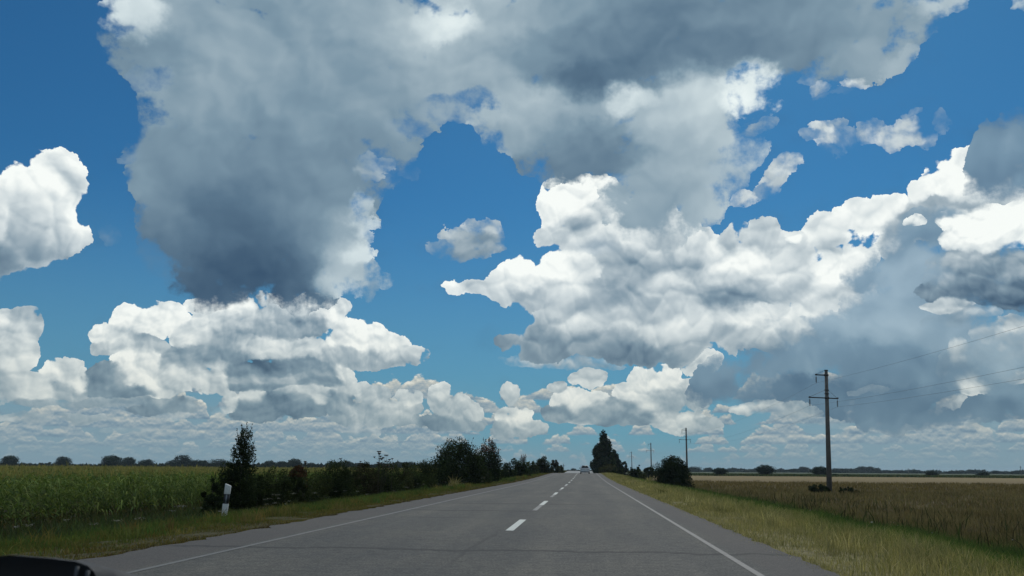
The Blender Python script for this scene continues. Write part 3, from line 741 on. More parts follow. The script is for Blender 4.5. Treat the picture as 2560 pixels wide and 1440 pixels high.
def leaf_quads(rng, c, size, tint, flat=.0):
    """little diamond leaves at points c"""
    n = len(c); u = rng.normal(0, 1, (n, 3)); u[:, 2] *= (1 - flat); u /= np.linalg.norm(u, axis=1)[:, None]
    w = rng.normal(0, 1, (n, 3)); w -= (w * u).sum(1)[:, None] * u; w /= np.linalg.norm(w, axis=1)[:, None]
    s = (size * rng.uniform(.55, 1.4, n))[:, None]
    V = np.stack([c - u * s * .5, c + w * s * .32, c + u * s * .5, c - w * s * .32], 1).reshape(-1, 3)
    return V, (np.arange(n) * 4)[:, None] + np.array([[0, 1, 2, 3]]), np.repeat(tint, 4, 0)
# white yarrow flowers in the weeds
x, y = gpts(rng, 420, -15.5, -8.3, 14, 70, clump=.9); kk = rng.choice(len(x), min(len(x), 75), replace=False); x, y = x[kk], y[kk]; z = zground(x, y) + rng.uniform(.25, .6, len(x))
k = rng.integers(0, len(x), 2000); c = np.stack([x[k], y[k], z[k]], 1) + rng.normal(0, 1, (2000, 3)) * np.array([.055, .055, .012])
x2, y2 = gpts(rng, 22, 7, 13, 14, 50); c2 = np.stack([x2, y2, zground(x2, y2) + .35], 1)
stuff('wildflowers', [leaf_quads(rng, c, .028, np.full((len(c), 3), .22), .8), leaf_quads(rng, c2, .06, np.full((len(c2), 3), .3), .8)], M_GRASS)

def maize(rng, x, y, full):
    """stalk, arching leaves and a pale tassel per plant"""
    n = len(x); z0 = zground(x, y); H = rng.normal(2.02, .10, n); parts = []
    B = np.stack([x, y, z0], 1); up = np.array([0, 0, 1.])
    def ribbon(c0, dirs, L, rise, droop, w, tint, segs=4):
        m = len(c0); side = np.stack([-dirs[:, 1], dirs[:, 0], np.zeros(m)], 1); vs = []
        for t in np.linspace(0, 1, segs + 1):
            ww = np.full(m, w * (.35 + 1.3 * t * (1 - t) * 2) * (1 - t * .75))
            c = c0 + dirs * (L * t)[:, None] * .8 + up * (rise * t - droop * t * t)[:, None]
            vs += [c - side * (ww / 2)[:, None] + up * .01, c + side * (ww / 2)[:, None]]
        V = np.stack(vs, 1).reshape(-1, 3); i = (np.arange(m) * (2 * segs + 2))[:, None]
        Q = np.concatenate([i + np.array([[2 * s, 2 * s + 1, 2 * s + 3, 2 * s + 2]]) for s in range(segs)])
        return V, Q, np.repeat(tint, 2 * segs + 2, 0)
    GR = [(.095, .150, .050), (.125, .180, .058), (.155, .195, .068), (.070, .110, .044)]
    nl = 11 if full else 4
    ph = rng.uniform(0, PI, n)
    for k in range(nl):
        f = (.12 + .75 * k / (nl - 1)) if full else (.6 + .28 * k / (nl - 1))
        a = ph + k * PI + rng.normal(0, .35, n); d = np.stack([np.cos(a), np.sin(a), np.zeros(n)], 1)
        L = rng.uniform(.5, .85, n); t = pal(rng, n, GR, .25)
        if full and k < 3: t = pal(rng, n, [(.12, .10, .045), (.05, .07, .028)], .2)
        parts.append(ribbon(B + up * (H * f)[:, None], d, L, rng.uniform(.35, .7, n), rng.uniform(.4, .95, n), .075 if full else .10, t, 4 if full else 2))
    a = rng.uniform(0, 2 * PI, n); d = np.stack([np.cos(a), np.sin(a), np.zeros(n)], 1)
    parts.append(ribbon(B, d, np.full(n, .02), H * .97, 0 * H, .035, pal(rng, n, [(.07, .09, .035)]), 1))
    TS = [(.34, .29, .125), (.27, .24, .10), (.20, .20, .075)]
    for k in range(5 if full else 3):
        a = rng.uniform(0, 2 * PI, n); d = np.stack([np.cos(a), np.sin(a), np.zeros(n)], 1)
        parts.append(ribbon(B + up * (H * .93)[:, None], d, rng.uniform(.05, .16, n), rng.uniform(.2, .34, n), .04 * H, .022 if full else .04, pal(rng, n, TS, .2), 2))
    return join(parts)
mx, my = [], []
for r in range(7):
    yy = np.arange(10, 165, .20 if r < 4 else .3); mx.append(np.full(len(yy), -16.5 - r * .7) + rng.normal(0, .07, len(yy))); my.append(yy + rng.normal(0, .05, len(yy)))
mx = np.concatenate(mx); my = np.concatenate(my); k = mx > -1.05 * my - 8
parts = [maize(rng, mx[k], my[k], True)]
x, y = gpts(rng, 21000, -75, -21, 14, 170, view=False); kk = x > -1.05 * y - 8; x, y = x[kk], y[kk]; parts.append(maize(rng, x, y, False))
x, y = gpts(rng, 9000, -330, -16, 165, 430); parts.append(maize(rng, x, y, False))
stuff('maize_crop', parts, M_GRASS)

# ------------------------------------------------------------------ trees and shrubs
DARK = [(.026, .038, .018), (.034, .048, .020), (.020, .030, .016)]
MID = [(.042, .060, .024), (.034, .050, .022), (.066, .076, .032)]
OLV = [(.070, .080, .032), (.060, .062, .028), (.085, .080, .036)]
RUST = [(.13, .050, .030), (.09, .05, .03), (.06, .05, .028)]
FAR = [(.018, .032, .019), (.026, .040, .022), (.015, .026, .016)]
def prof(kind):
    return {'bush': lambda t: np.sqrt(np.clip(1 - (t * 1.02 - .18) ** 2 / .72, 0, 1)) * (.90 + .1 * t),
            'round': lambda t: np.sqrt(np.clip(1 - (2 * t - 1) ** 2, 0, 1)),
            'dome': lambda t: np.sqrt(np.clip(1 - t ** 2.2, 0, 1)),
            'poplar': lambda t: np.interp(t, [0, .12, .35, .6, .85, 1], [.72, 1.0, .92, .66, .34, .05]),
            'column': lambda t: np.interp(t, [0, .1, .3, .5, .7, .85, 1], [.65, .9, 1.0, .86, .55, .36, .10]),
            'vase': lambda t: np.interp(t, [0, .3, .7, .9, 1], [.35, .7, 1.0, .7, .15])}[kind]
def crown_mesh(name, seed, H, W, n, leaf, cols, kind='round', z0=0.0, nclump=26, spread=.17, shoots=0, shoot_h=.3, gap=0.0, accent=None, mat=None, depth=None):
    """leaf clumps spread through the crown's volume, with gaps and upright shoots"""
    r = np.random.default_rng(seed); R_ = prof(kind); depth = depth or W
    tg = np.linspace(0, 1, 200); cdf = np.cumsum(R_(tg) ** 1.5 + .04); cdf /= cdf[-1]
    t = np.interp((np.arange(nclump) + r.uniform(0, 1, nclump)) / nclump, cdf, tg); t = np.clip(t, .03, .97)
    a = np.arange(nclump) * 2.39996 + r.normal(0, .5, nclump); rr = R_(t) * np.sqrt(r.uniform(.12, 1.1, nclump)) * (1 - spread * .9)
    lump = 1 + .14 * np.sin(a * 3 + seed) * np.cos(t * 5 + seed * 2)
    cx = np.cos(a) * rr * W / 2 * lump; cy = np.sin(a) * rr * depth / 2 * lump; cz = z0 + t * (H - z0) * .98
    cc = np.stack([cx, cy, cz], 1); cs = r.uniform(.65, 1.3, nclump) * spread * min(W, (H - z0) * 1.4) * (.45 + .65 * R_(t))
    k = r.choice(nclump, n, p=cs ** 2 / (cs ** 2).sum())
    d = r.normal(0, 1, (n, 3)); d /= np.linalg.norm(d, axis=1)[:, None]
    c = cc[k] + d * (cs[k] * r.uniform(.1, 1.0, n) ** .45)[:, None]
    tone = r.uniform(.55, 1.5, nclump)
    tint = pal(r, n, cols, .25) * tone[k][:, None]
    if accent is not None:
        q = (c[:, 2] > accent[1] * H) & (r.random(n) < accent[2]); tint[q] = pal(r, q.sum(), accent[0], .25)
    c[:, 2] = np.maximum(c[:, 2], .02 * H)
    V, Q, T = leaf_quads(r, c, leaf, tint)
    parts = [(V, Q, T)]; stems = MB(); has = False
    for s in range(shoots):
        a = r.uniform(0, 2 * PI); rad = r.uniform(0, .85); t0 = r.uniform(.45, .85)
        b = np.array([math.cos(a) * rad * R_(t0) * W / 2, math.sin(a) * rad * R_(t0) * depth / 2, z0 + t0 * (H - z0)])
        L = shoot_h * H * r.uniform(.5, 1.2); dr = np.array([math.cos(a) * .18 * rad, math.sin(a) * .18 * rad, 1.0]); bend = r.normal(0, .06, 3) * L
        m = max(8, int(L / leaf * 3.2)); tt = np.sort(r.uniform(0, 1, m))[:, None]
        pc = b + dr * L * tt + bend * tt ** 2 + r.normal(0, leaf * .55, (m, 3)) * (1.15 - tt)
        tn = pal(r, m, accent[0] if accent is not None and r.random() < .5 else cols, .25) * 1.1
        parts.append(leaf_quads(r, pc, leaf * .85, tn))
        stems.tube([b, b + dr * L * .5 + bend * .25, b + dr * L + bend], [leaf * .10, leaf * .07, leaf * .04], 3, False); has = True
    if has:
        v = np.concatenate(stems.v); q = np.concatenate(stems.q); parts.append((v, q, np.full((len(v), 3), .03)))
    V, Q, T = join(parts)
    return mkmesh(name, V, Q, mat or M_LEAF, tint=T)
def trunk_mesh(seed, H, W, r0, nb=6, z_branch=.2, kind='round', lean=0.0):
    r = np.random.default_rng(seed + 77); mb = MB(); R_ = prof(kind)
    zs = np.linspace(0, .86 * H, 7); ax = np.stack([lean * zs + r.normal(0, .012 * H, 7) * (zs > 0), r.normal(0, .012 * H, 7) * (zs > 0), zs], 1); ax[0, 2] = -.12
    mb.tube(ax, np.interp(zs / H, [0, .05, .86], [r0 * 1.35, r0, r0 * .18]), 7)
    for k in range(nb):
        t = z_branch + (.80 - z_branch) * (k + r.uniform(0, .8)) / nb
        b = np.array([np.interp(t * H, zs, ax[:, i]) for i in range(3)]); a = k * 2.4 + r.uniform(-.4, .4); L = R_(min(.95, t + .1)) * W / 2 * .85
        e = b + np.array([math.cos(a) * L, math.sin(a) * L, L * r.uniform(.5, 1.1)]); m = (b + e) / 2 + np.array([0, 0, -.06 * L])
        rb = r0 * .45 * (1 - t * .6); mb.tube([b, m, e], [rb, rb * .6, rb * .2], 5, False)
    return mb.mesh('trunk', M_BARK, True)
def tree(name, x, y, label, cat, H, W, seed, n, leaf, cols, kind='round', z0=.12, r0=None, group=None, z=None, **kw):
    zz = float(zground(x, y)) if z is None else z
    e = empty(name, (x, y, zz - .03), label, cat, group, rz=0)
    lean = kw.pop('lean', 0.0); nb = kw.pop('nb', 7)
    link('trunk', trunk_mesh(seed, H, W, r0 or max(.015, H * .016), nb, max(.06, z0), kind, lean), e)
    link('crown', crown_mesh('crown', seed, H, W, n, leaf, cols, kind, z0 * H, **kw), e)
    return e
def ptree(name, px, Y, top, halfw, label, cat, seed, n, leaf, cols, **kw):
    n = int(n * (2.8 if kw.get('group') == HG else 1.9)); leaf *= 1.1; halfw *= 1.06
    """a plant standing where the photo shows it: column px, distance Y, top row, half width in photo pixels"""
    x = gx(px, Y); z0 = float(zground(x, Y)); H = gz(px, top, Y) - z0; W = 2 * halfw * Y / F
    return tree(name, x, Y, label, cat, H, W, seed, n, leaf, cols, **kw)

HG = 'shrubs of the hedge left of the road'
ptree('pear_sapling', 604, 29.5, 1060, 45, 'narrow upright dark young tree with bare whippy shoots, behind the white roadside post', 'tree', 1, 7500, .062, DARK, kind='column', z0=.03, nclump=60, spread=.20, shoots=46, shoot_h=.17)
ptree('shrub', 536, 28.0, 1192, 30, 'low dark shrub hugging the left foot of the narrow upright tree', 'shrub', 2, 2600, .055, DARK, kind='dome', z0=.02, nclump=26, shoots=10, shoot_h=.3, group=HG)
ptree('shrub', 690, 32.0, 1168, 56, 'loose dark green shrub just right of the narrow upright tree', 'shrub', 3, 4200, .06, MID + DARK, kind='dome', z0=.02, nclump=34, shoots=16, shoot_h=.25, group=HG, depth=1.8)
ptree('rust_shrub', 748, 34.5, 1158, 28, 'small shrub with rust red leaves at its top in the middle of the hedge', 'shrub', 4, 2300, .06, MID, kind='vase', z0=.02, nclump=24, shoots=8, shoot_h=.2, accent=(RUST, .72, .8), group=HG)
ptree('shrub', 785, 36.5, 1172, 52, 'low wide green shrub right of the rust red one, lower than the shrubs around it', 'shrub', 5, 3600, .062, MID, kind='dome', z0=.02, nclump=34, shoots=14, shoot_h=.22, group=HG, depth=1.9)
ptree('shrub', 843, 40.0, 1150, 56, 'tallest dense dark shrub in the middle of the hedge, broad and round topped', 'shrub', 6, 5200, .066, DARK + MID[:1], kind='dome', z0=.02, nclump=40, shoots=22, shoot_h=.16, group=HG, depth=2.0)
ptree('shrub', 912, 45.5, 1152, 46, 'brownish green shrub just below the tall dead umbel stalks', 'shrub', 7, 3400, .07, [(.055, .050, .028), (.045, .042, .024), (.04, .05, .022)], kind='dome', z0=.02, nclump=30, shoots=14, shoot_h=.2, group=HG, depth=2.0)
ptree('shrub', 972, 51.0, 1154, 46, 'dark shrub right of the tall dead umbel stalks', 'shrub', 8, 3600, .075, DARK + OLV[:1], kind='dome', z0=.02, nclump=30, shoots=12, shoot_h=.18, group=HG, depth=2.2)
ptree('shrub', 1044, 59.0, 1152, 48, 'green shrub filling the gap before the large bush', 'shrub', 9, 3800, .085, MID, kind='dome', z0=.02, nclump=30, shoots=12, shoot_h=.18, group=HG, depth=2.4)
ptree('shrub', 648, 30.8, 1184, 26, 'small dark shrub squeezed between the narrow upright tree and the loose green shrub', 'shrub', 21, 2000, .058, DARK + MID[:1], kind='dome', z0=.02, nclump=22, shoots=8, shoot_h=.25, group=HG)
ptree('shrub', 877, 43.5, 1160, 30, 'green shrub joining the tallest hedge shrub to the brownish one', 'shrub', 22, 2400, .068, MID, kind='dome', z0=.02, nclump=24, shoots=10, shoot_h=.2, group=HG)
ptree('shrub', 1010, 55.0, 1158, 30, 'small olive tinted shrub between the two dark ones before the large bush', 'shrub', 23, 2400, .08, OLV + MID, kind='dome', z0=.02, nclump=24, shoots=10, shoot_h=.2, group=HG)
ptree('large_bush', 1146, 71.0, 1098, 70, 'large spreading dark bush, tallest of the left roadside, with feathery top shoots', 'bush', 10, 13000, .12, DARK + MID[:1], kind='dome', z0=.01, nclump=95, spread=.15, shoots=80, shoot_h=.18, depth=5.5, nb=12)
ptree('rust_topped_tree', 1222, 84.0, 1090, 36, 'tree with thin rust brown leaves at its top, right behind the large left bush', 'tree', 11, 6200, .12, DARK, kind='column', z0=.02, nclump=60, spread=.2, shoots=30, shoot_h=.16, accent=(RUST, .66, .75), depth=3.2)
ptree('joining_bush', 1192, 77.0, 1136, 30, 'dark bush filling the gap between the large left bush and the rust topped tree', 'bush', 24, 3600, .12, DARK, kind='dome', z0=.01, nclump=36, shoots=24, shoot_h=.2, depth=4.0)
ptree('low_bush', 1287, 122.0, 1149, 34, 'low flat topped near black bush right of the rust topped tree', 'bush', 12, 4200, .16, DARK, kind='dome', z0=.02, nclump=36, shoots=14, shoot_h=.12, depth=4.5)
ptree('wispy_tree', 1309, 128.0, 1138, 9, 'thin almost leafless sapling sticking up from the low dark bushes', 'tree', 13, 160, .15, RUST[1:], kind='vase', z0=.45, nclump=14, spread=.25, shoots=9, shoot_h=.2)
ptree('low_bush', 1326, 150.0, 1152, 22, 'small dark green bush between the flat topped bush and the brownish round one', 'bush', 14, 2200, .2, MID, kind='dome', z0=.02, nclump=24, depth=4)
ptree('low_bush', 1356, 168.0, 1143, 22, 'round dark bush with brownish top near the far end of the left roadside row', 'bush', 15, 3000, .2, DARK + [(.06, .045, .03)], kind='bush', z0=.02, nclump=30, depth=4)
ptree('low_bush', 1385, 205.0, 1148, 12, 'small egg shaped rust tinted tree near the road crest on the left', 'bush', 16, 1800, .22, DARK + RUST[2:], kind='bush', z0=.02, nclump=22, accent=(RUST, .6, .35), depth=3)
ptree('low_bush', 1401, 262.0, 1161, 9, 'last pale olive bush of the left roadside row, beside the crest', 'bush', 17, 1200, .28, OLV, kind='dome', z0=.02, nclump=20, depth=4)

def umbels(px, Y, top, hw, n, label, seed):
    r = random.Random(seed); x0 = gx(px, Y); z0 = float(zground(x0, Y)); H = gz(px, top, Y) - z0
    mb = MB(); e = empty('umbel_weed', (x0, Y, z0), label, 'weed', 'dead umbel stalks above the hedge')
    heads = []; sp = hw * Y / F
    for k in range(n):
        a, b = r.uniform(-1, 1) * sp, r.uniform(-.4, .4); h = H * r.uniform(.82, 1.0) * (1 - .12 * abs(a / sp))
        top_ = np.array([a, b, h]); mb.tube([(a * .35, b * .4, -.05), (a * .8, b, h * .6), top_], [.011, .009, .006], 4, False)
        for j in range(3):
            q = np.array([a * .8, b, h * .6]) * (1 - j * .3) + top_ * (j * .3) if j else top_
            en = q + np.array([r.uniform(-.22, .22), r.uniform(-.1, .1), r.uniform(.05, .16)]) if j else top_
            mb.tube([q * .999, en], [.006, .005], 3, False)
            heads.append((en, r.uniform(.07, .12)))
    m = simple_cache('dead_stalk', (.05, .042, .028))
    mb.build('stalk', m, e)
    for c, q in heads: MB().lathe([(.006, -.01), (q * .55, .035), (q, .055), (q * .7, .075), (.01, .065)], c, 7).build('seed_head', m, e)
_sc = {}
def simple_cache(n, c, *a, **k):
    if n not in _sc: _sc[n] = simple(n, c, *(a or (.9,)), **k)
    return _sc[n]
umbels(765, 35.0, 1140, 12, 3, 'pair of dead umbel stalks above the rust red shrub', 1)
umbels(948, 46.5, 1123, 20, 8, 'dense stand of tall dead umbel stalks against the sky, the tallest above the hedge', 2)
umbels(907, 46.0, 1137, 5, 2, 'two dead umbel stalks left of the dense stand', 4)
umbels(981, 50.0, 1130, 3, 1, 'single curved dead umbel stalk right of the dense stand', 3)

# right of the road
ptree('round_bush', 1684, 92.0, 1142, 45, 'large round near black bush standing alone on the right verge, with shaggy shoots', 'bush', 30, 9500, .13, DARK[::2], kind='bush', z0=.02, nclump=70, spread=.16, shoots=44, shoot_h=.13, depth=3.8, nb=12)
ptree('poplar', 1510, 235.0, 1073, 27, 'tall dark poplar rising beside the right edge of the road', 'tree', 31, 11000, .42, DARK + FAR[:1], kind='poplar', z0=.05, nclump=130, spread=.17, r0=.30, shoots=20, shoot_h=.05, depth=5.6)
ptree('poplar', 1538, 262.0, 1122, 18, 'shorter greener poplar close behind the right of the tall one', 'tree', 32, 4800, .45, FAR, kind='poplar', z0=.05, nclump=60, spread=.22, r0=.22)
ptree('small_tree', 1480, 268.0, 1156, 5, 'small thin tree at the left foot of the tall poplar', 'tree', 33, 260, .4, FAR, kind='vase', z0=.3, nclump=10, spread=.3)
ptree('olive_bush', 1521, 200.0, 1160, 24, 'olive green bush in front of the poplars', 'bush', 34, 2600, .24, OLV, kind='dome', z0=.02, nclump=34, depth=4)
ptree('dark_bush', 1545, 178.0, 1168, 20, 'low dark bush right of the olive green one', 'bush', 35, 2000, .22, DARK, kind='dome', z0=.02, nclump=30, depth=4)
ptree('small_tree', 1561, 240.0, 1152, 9, 'small rounded blue green tree right of the poplars', 'tree', 36, 900, .32, FAR, kind='round', z0=.15, nclump=16)
ptree('dark_bush', 1586, 150.0, 1166, 17, 'dark bush left of the third pole from the right', 'bush', 37, 2000, .2, DARK, kind='dome', z0=.02, nclump=30, depth=3)
ptree('dark_bush', 1597, 158.0, 1158, 7, 'narrow tree like bush rising above its dark neighbour', 'bush', 38, 600, .22, FAR, kind='column', z0=.1, nclump=14)
ptree('dark_bush', 1623, 205.0, 1168, 13, 'rounded dark bush at the foot of the second pole along the field', 'bush', 39, 1500, .26, DARK, kind='round', z0=.03, nclump=24, depth=3)
ptree('low_bush', 1607, 140.0, 1180, 14, 'low green scrub between verge and field left of the round bush', 'bush', 40, 1400, .18, MID, kind='dome', z0=.02, nclump=20, depth=3)
ptree('pole_scrub', 2044, 82.0, 1210, 27, 'dark scrub at the left foot of the nearest pole', 'shrub', 41, 2400, .10, DARK, kind='dome', z0=.02, nclump=30, shoots=10, shoot_h=.3)
ptree('pole_scrub', 2114, 81.0, 1217, 28, 'lower dark scrub a step right of the nearest pole', 'shrub', 42, 1700, .10, DARK, kind='dome', z0=.02, nclump=24, shoots=8, shoot_h=.3)
# pale tufts of dead grass
def tuft(px, Y, top, hw, label, seed, cols=DRY[:3], n=190):
    r = np.random.default_rng(seed); x0 = gx(px, Y); z0 = float(zground(x0, Y)); H = gz(px, top, Y) - z0; w = hw * Y / F
    x = r.normal(0, w * .5, n); y = r.normal(0, w * .4, n)
    V, Q, T = blades(r, x, y, H * r.uniform(.35, 1.1, n) * np.exp(-(x / w) ** 2), .028 * Y / 60, pal(r, n, cols, .3) * .8, .55, z=np.zeros(n))
    o = link('grass_tuft', mkmesh('grass_tuft', V, Q, M_GRASS, tint=T)); o.location = (x0, Y, z0); tag(o, label, 'grass tuft', 'pale dead grass tufts')
tuft(1138, 62.0, 1186, 18, 'pale dead grass tuft in front of the large left bush', 1)
tuft(1205, 78.0, 1183, 14, 'small straw coloured tuft below the rust topped tree', 2)
tuft(1622, 110.0, 1184, 14, 'bright straw coloured grass clump left of the round black bush', 3)
tuft(1690, 84.0, 1203, 12, 'grey green grass tuft before the round black bush', 4, MID + OLV)

# far trees on both horizons: a few crowns, each tree its own object
variants = {}
def far_variant(kind, k):
    if (kind, k) not in variants:
        z0 = {'round': .12, 'dome': .03, 'poplar': .05, 'bush': .03}[kind]
        cm = crown_mesh('crown', 200 + k * 7 + len(kind), 1.0, 1.0, 4200, .065, FAR if kind != 'bush' else DARK, kind, z0, nclump=60, spread=.19)
        variants[(kind, k)] = (cm, trunk_mesh(300 + k, 1.0, 1.0, .035, 5, .25, kind))
    return variants[(kind, k)]
def far_tree(px, Y, top, hw, kind, k, label, group, name='distant_tree', cat='tree'):
    x = gx(px, Y); z0 = float(zground(x, Y)); H = gz(px, top, Y) - z0; W = 2.25 * hw * Y / F
    cm, tm = far_variant(kind, k)
    e = empty(name, (x, Y, z0 - .05), label, cat, group, rz=(px * 1.7) % 6.28); e.scale = (W, W, H)
    link('trunk', tm, e); link('crown', cm, e)
GL = 'trees on the left horizon behind the maize'
for i, a in enumerate([
    (22, 1139, 19, 'round', 0, 'leftmost tree on the horizon, tall and round'),
    (74, 1157, 9, 'dome', 1, 'tiny dome shaped tree, first low one right of the leftmost round tree'),
    (107, 1158, 11, 'dome', 2, 'low dark tree, first of a close pair left of the lone upright round tree'),
    (131, 1158, 9, 'dome', 0, 'low dark tree touching the left foot of the lone upright round tree'),
    (155, 1142, 17, 'round', 1, 'lone upright round tree, second tall one from the left on the horizon'),
    (188, 1161, 12, 'dome', 1, 'low tree just right of the lone upright round tree'),
    (216, 1166, 11, 'dome', 2, 'flattest speck of a tree in the gap before the broad round tree'),
    (276, 1139, 26, 'round', 2, 'broad round topped tree starting the group of three above the maize'),
    (320, 1143, 17, 'round', 0, 'middle tree of the group of three above the maize'),
    (364, 1149, 19, 'round', 1, 'loose crowned right tree of the group of three above the maize'),
    (405, 1163, 15, 'dome', 0, 'low tree in the dip before the highest dark mound'),
    (455, 1137, 28, 'dome', 1, 'highest dark mound shaped tree left of the narrow upright sapling'),
    (430, 1150, 20, 'dome', 2, 'left shoulder of the highest dark mound, a lower tree'),
    (500, 1150, 22, 'round', 2, 'tree right of the highest dark mound'),
    (545, 1147, 26, 'dome', 0, 'wide pale green tree half hidden by the narrow upright sapling'),
    (671, 1152, 15, 'round', 1, 'dark squarish tree just right of the narrow upright sapling'),
    (702, 1153, 14, 'round', 0, 'dark tree, second right of the narrow upright sapling'),
    (736, 1147, 18, 'round', 2, 'tallest distant tree above the hedge, behind the rust red leaves'),
    (778, 1156, 12, 'dome', 1, 'small distant tree right behind the pair of dead umbel stalks'),
    (852, 1154, 10, 'round', 0, 'small distant tree peeping over the tallest hedge shrub'),
    (868, 1152, 11, 'round', 1, 'slightly taller distant tree right of the one over the tallest hedge shrub'),
    (888, 1160, 9, 'dome', 2, 'low distant tree left of the dense umbel stand'),
    (979, 1157, 13, 'dome', 0, 'distant tree below the single curved umbel stalk'),
    (1004, 1160, 9, 'round', 2, 'small isolated distant tree between umbels and large bush'),
    (1026, 1155, 11, 'round', 1, 'dark distant tree left of the large bush'),
    (1060, 1156, 15, 'dome', 1, 'distant tree touching the left side of the large bush')]):
    far_tree(a[0], 560 + (i * 37) % 60, a[1], a[2], a[3], a[4], a[5], GL)
GR_ = 'lone dark trees at the far edge of the right field'
for a in [(1800, 340, 1169, 16, 'round', 0, 'small round dark tree at the field edge, right of the second pole along the field'),
          (1914, 352, 1163, 19, 'round', 1, 'largest lone dark tree at the field edge, midway to the nearest pole'),
          (2049, 356, 1166, 18, 'round', 2, 'lone dark tree at the field edge touching the left side of the nearest pole'),
          (2327, 400, 1178, 13, 'round', 0, 'lone dark shrubby tree well right of the nearest pole'),
          (2459, 400, 1180, 15, 'dome', 1, 'rightmost lone dark tree at the field edge')]:
    far_tree(a[0], a[1], a[2], a[3], a[4], a[5], a[6], GR_, 'field_tree')
GS = 'small bushes along the field edge'
for a in [(1965, 345, 1187, 7, 'dome', 0, 'tiny bush at the field edge right of the largest lone tree'),
          (2087, 350, 1184, 10, 'dome', 1, 'low dark bush just right of the nearest pole on the field edge'),
          (2116, 345, 1185, 9, 'dome', 2, 'light green bush, first of two right of the nearest pole'),
          (2142, 345, 1187, 11, 'dome', 0, 'light green bush, second of two right of the nearest pole'),
          (1845, 350, 1188, 9, 'dome', 1, 'tiny bush right of the small round dark tree')]:
    far_tree(a[0], a[1], a[2], a[3], a[4], a[5], a[6], GS, 'field_bush', 'bush')
GB = 'blue hazy trees on the right horizon'
for i, a in enumerate([
    (1736, 1166, 20, 'dome', 0, 'hazy tree showing just right of the round black bush'), (1771, 1169, 12, 'round', 1, 'hazy tree left of the small round field tree'),
    (1823, 1169, 9, 'poplar', 0, 'narrow hazy tree right of the small round field tree'), (1868, 1175, 16, 'round', 2, 'low wide hazy tree left of the slim one'),
    (1890, 1171, 6, 'poplar', 1, 'slim hazy tree beside the largest lone tree'), (1983, 1172, 11, 'round', 0, 'hazy twin crowned tree between the lone trees'),
    (2009, 1167, 13, 'round', 1, 'hazy tall domed tree left of the nearest pole'), (2092, 1170, 22, 'dome', 2, 'wide hazy mound right of the nearest pole'),
    (2125, 1177, 14, 'dome', 0, 'low hazy tree over the light green bushes'), (2166, 1166, 25, 'round', 2, 'broadest hazy tree mass with a flat round top'),
    (2196, 1168, 6, 'poplar', 0, 'slim hazy tree touching the broadest mass'), (2214, 1175, 13, 'round', 1, 'hazy tree right of the slim one'),
    (2243, 1175, 15, 'round', 0, 'hazy round tree left of the thin post'), (2263, 1181, 8, 'dome', 1, 'small hazy tree behind the left thin post'), (2284, 1179, 8, 'round', 2, 'small hazy tree right of the left thin post'),
    (2345, 1180, 14, 'dome', 2, 'low hazy tree behind the lone shrubby tree'), (2381, 1177, 16, 'dome', 0, 'hazy mound between the two shrubby field trees'), (2405, 1184, 9, 'dome', 1, 'lowest hazy tree left of the clear round one'),
    (2427, 1174, 10, 'round', 1, 'clear round hazy tree left of the rightmost lone tree'), (2487, 1176, 8, 'round', 0, 'hazy tree right after the rightmost lone tree'),
    (2502, 1178, 6, 'round', 2, 'smaller of two hazy trees after the rightmost lone tree'), (2537, 1178, 12, 'dome', 1, 'hazy tree left of the right thin post'), (2560, 1176, 14, 'dome', 0, 'hazy tree cut by the right edge of the photo')]):
    far_tree(a[0], 1050 + (i * 53) % 120, a[1], a[2] * .92, a[3], a[4], a[5], GB, 'hazy_tree')
GC = 'specks of trees beyond the road crest'
for a in [(1421, 900, 1174, 4, 'round', 0, 'leftmost speck of a tree beyond the crest'), (1434, 900, 1171, 6, 'round', 1, 'tallest tree speck beyond the crest, left of the car'), (1446, 900, 1174, 5, 'dome', 2, 'tree speck touching the left of the car'), (1479, 800, 1174, 6, 'dome', 1, 'low tree speck right of the car')]:
    far_tree(a[0], a[1], a[2], a[3], a[4], a[5], a[6], GC, 'crest_tree')

def far_wood(px0, px1, Y, top, seed, jag=3.0):
    r = np.random.default_rng(seed); m = 5200
    px = r.uniform(px0, px1, m); x = np.array([gx(p, 1.0) for p in px]) * Y; y = Y + r.uniform(0, 40, m)
    z0 = -1.0 if px0 < 1400 else -.86
    t = top + jag * (np.sin(px * .11 + seed) + np.sin(px * .043) + .6 * np.sin(px * .31))
    H = np.array([gz(p, q, Y) for p, q in zip(px, t)]) - z0
    z = z0 + H * r.uniform(0, 1, m) ** .8
    tone = (.75 + .25 * np.sin(px * .21 + seed * 3))[:, None]
    parts = [leaf_quads(r, np.stack([x, y, z], 1), Y * .0058, pal(r, m, FAR, .3) * tone)]
    return parts
W = far_wood(-120, 640, 640, 1163.5, 1, 2.2) + far_wood(640, 1130, 640, 1162, 2, 2.6) + far_wood(1715, 2140, 1250, 1179, 3, 2.4) + far_wood(2140, 2740, 1250, 1183, 4, 2.4) + far_wood(1725, 2740, 1180, 1188, 5, 1.2)
stuff('far_wood', W, M_LEAF)
# rough grass margin at the far edge of the field
r = np.random.default_rng(5); m = 15000; px = r.uniform(1700, 2700, m); Y = r.uniform(330, 430, m)
x = np.array([gx(p, 1.0) for p in px]) * Y
stuff('field_margin', [blades(r, x, Y, np.full(m, .85), .5, pal(r, m, [(.06, .085, .04), (.045, .07, .034), (.09, .095, .045)], .3), .4)], M_GRASS)

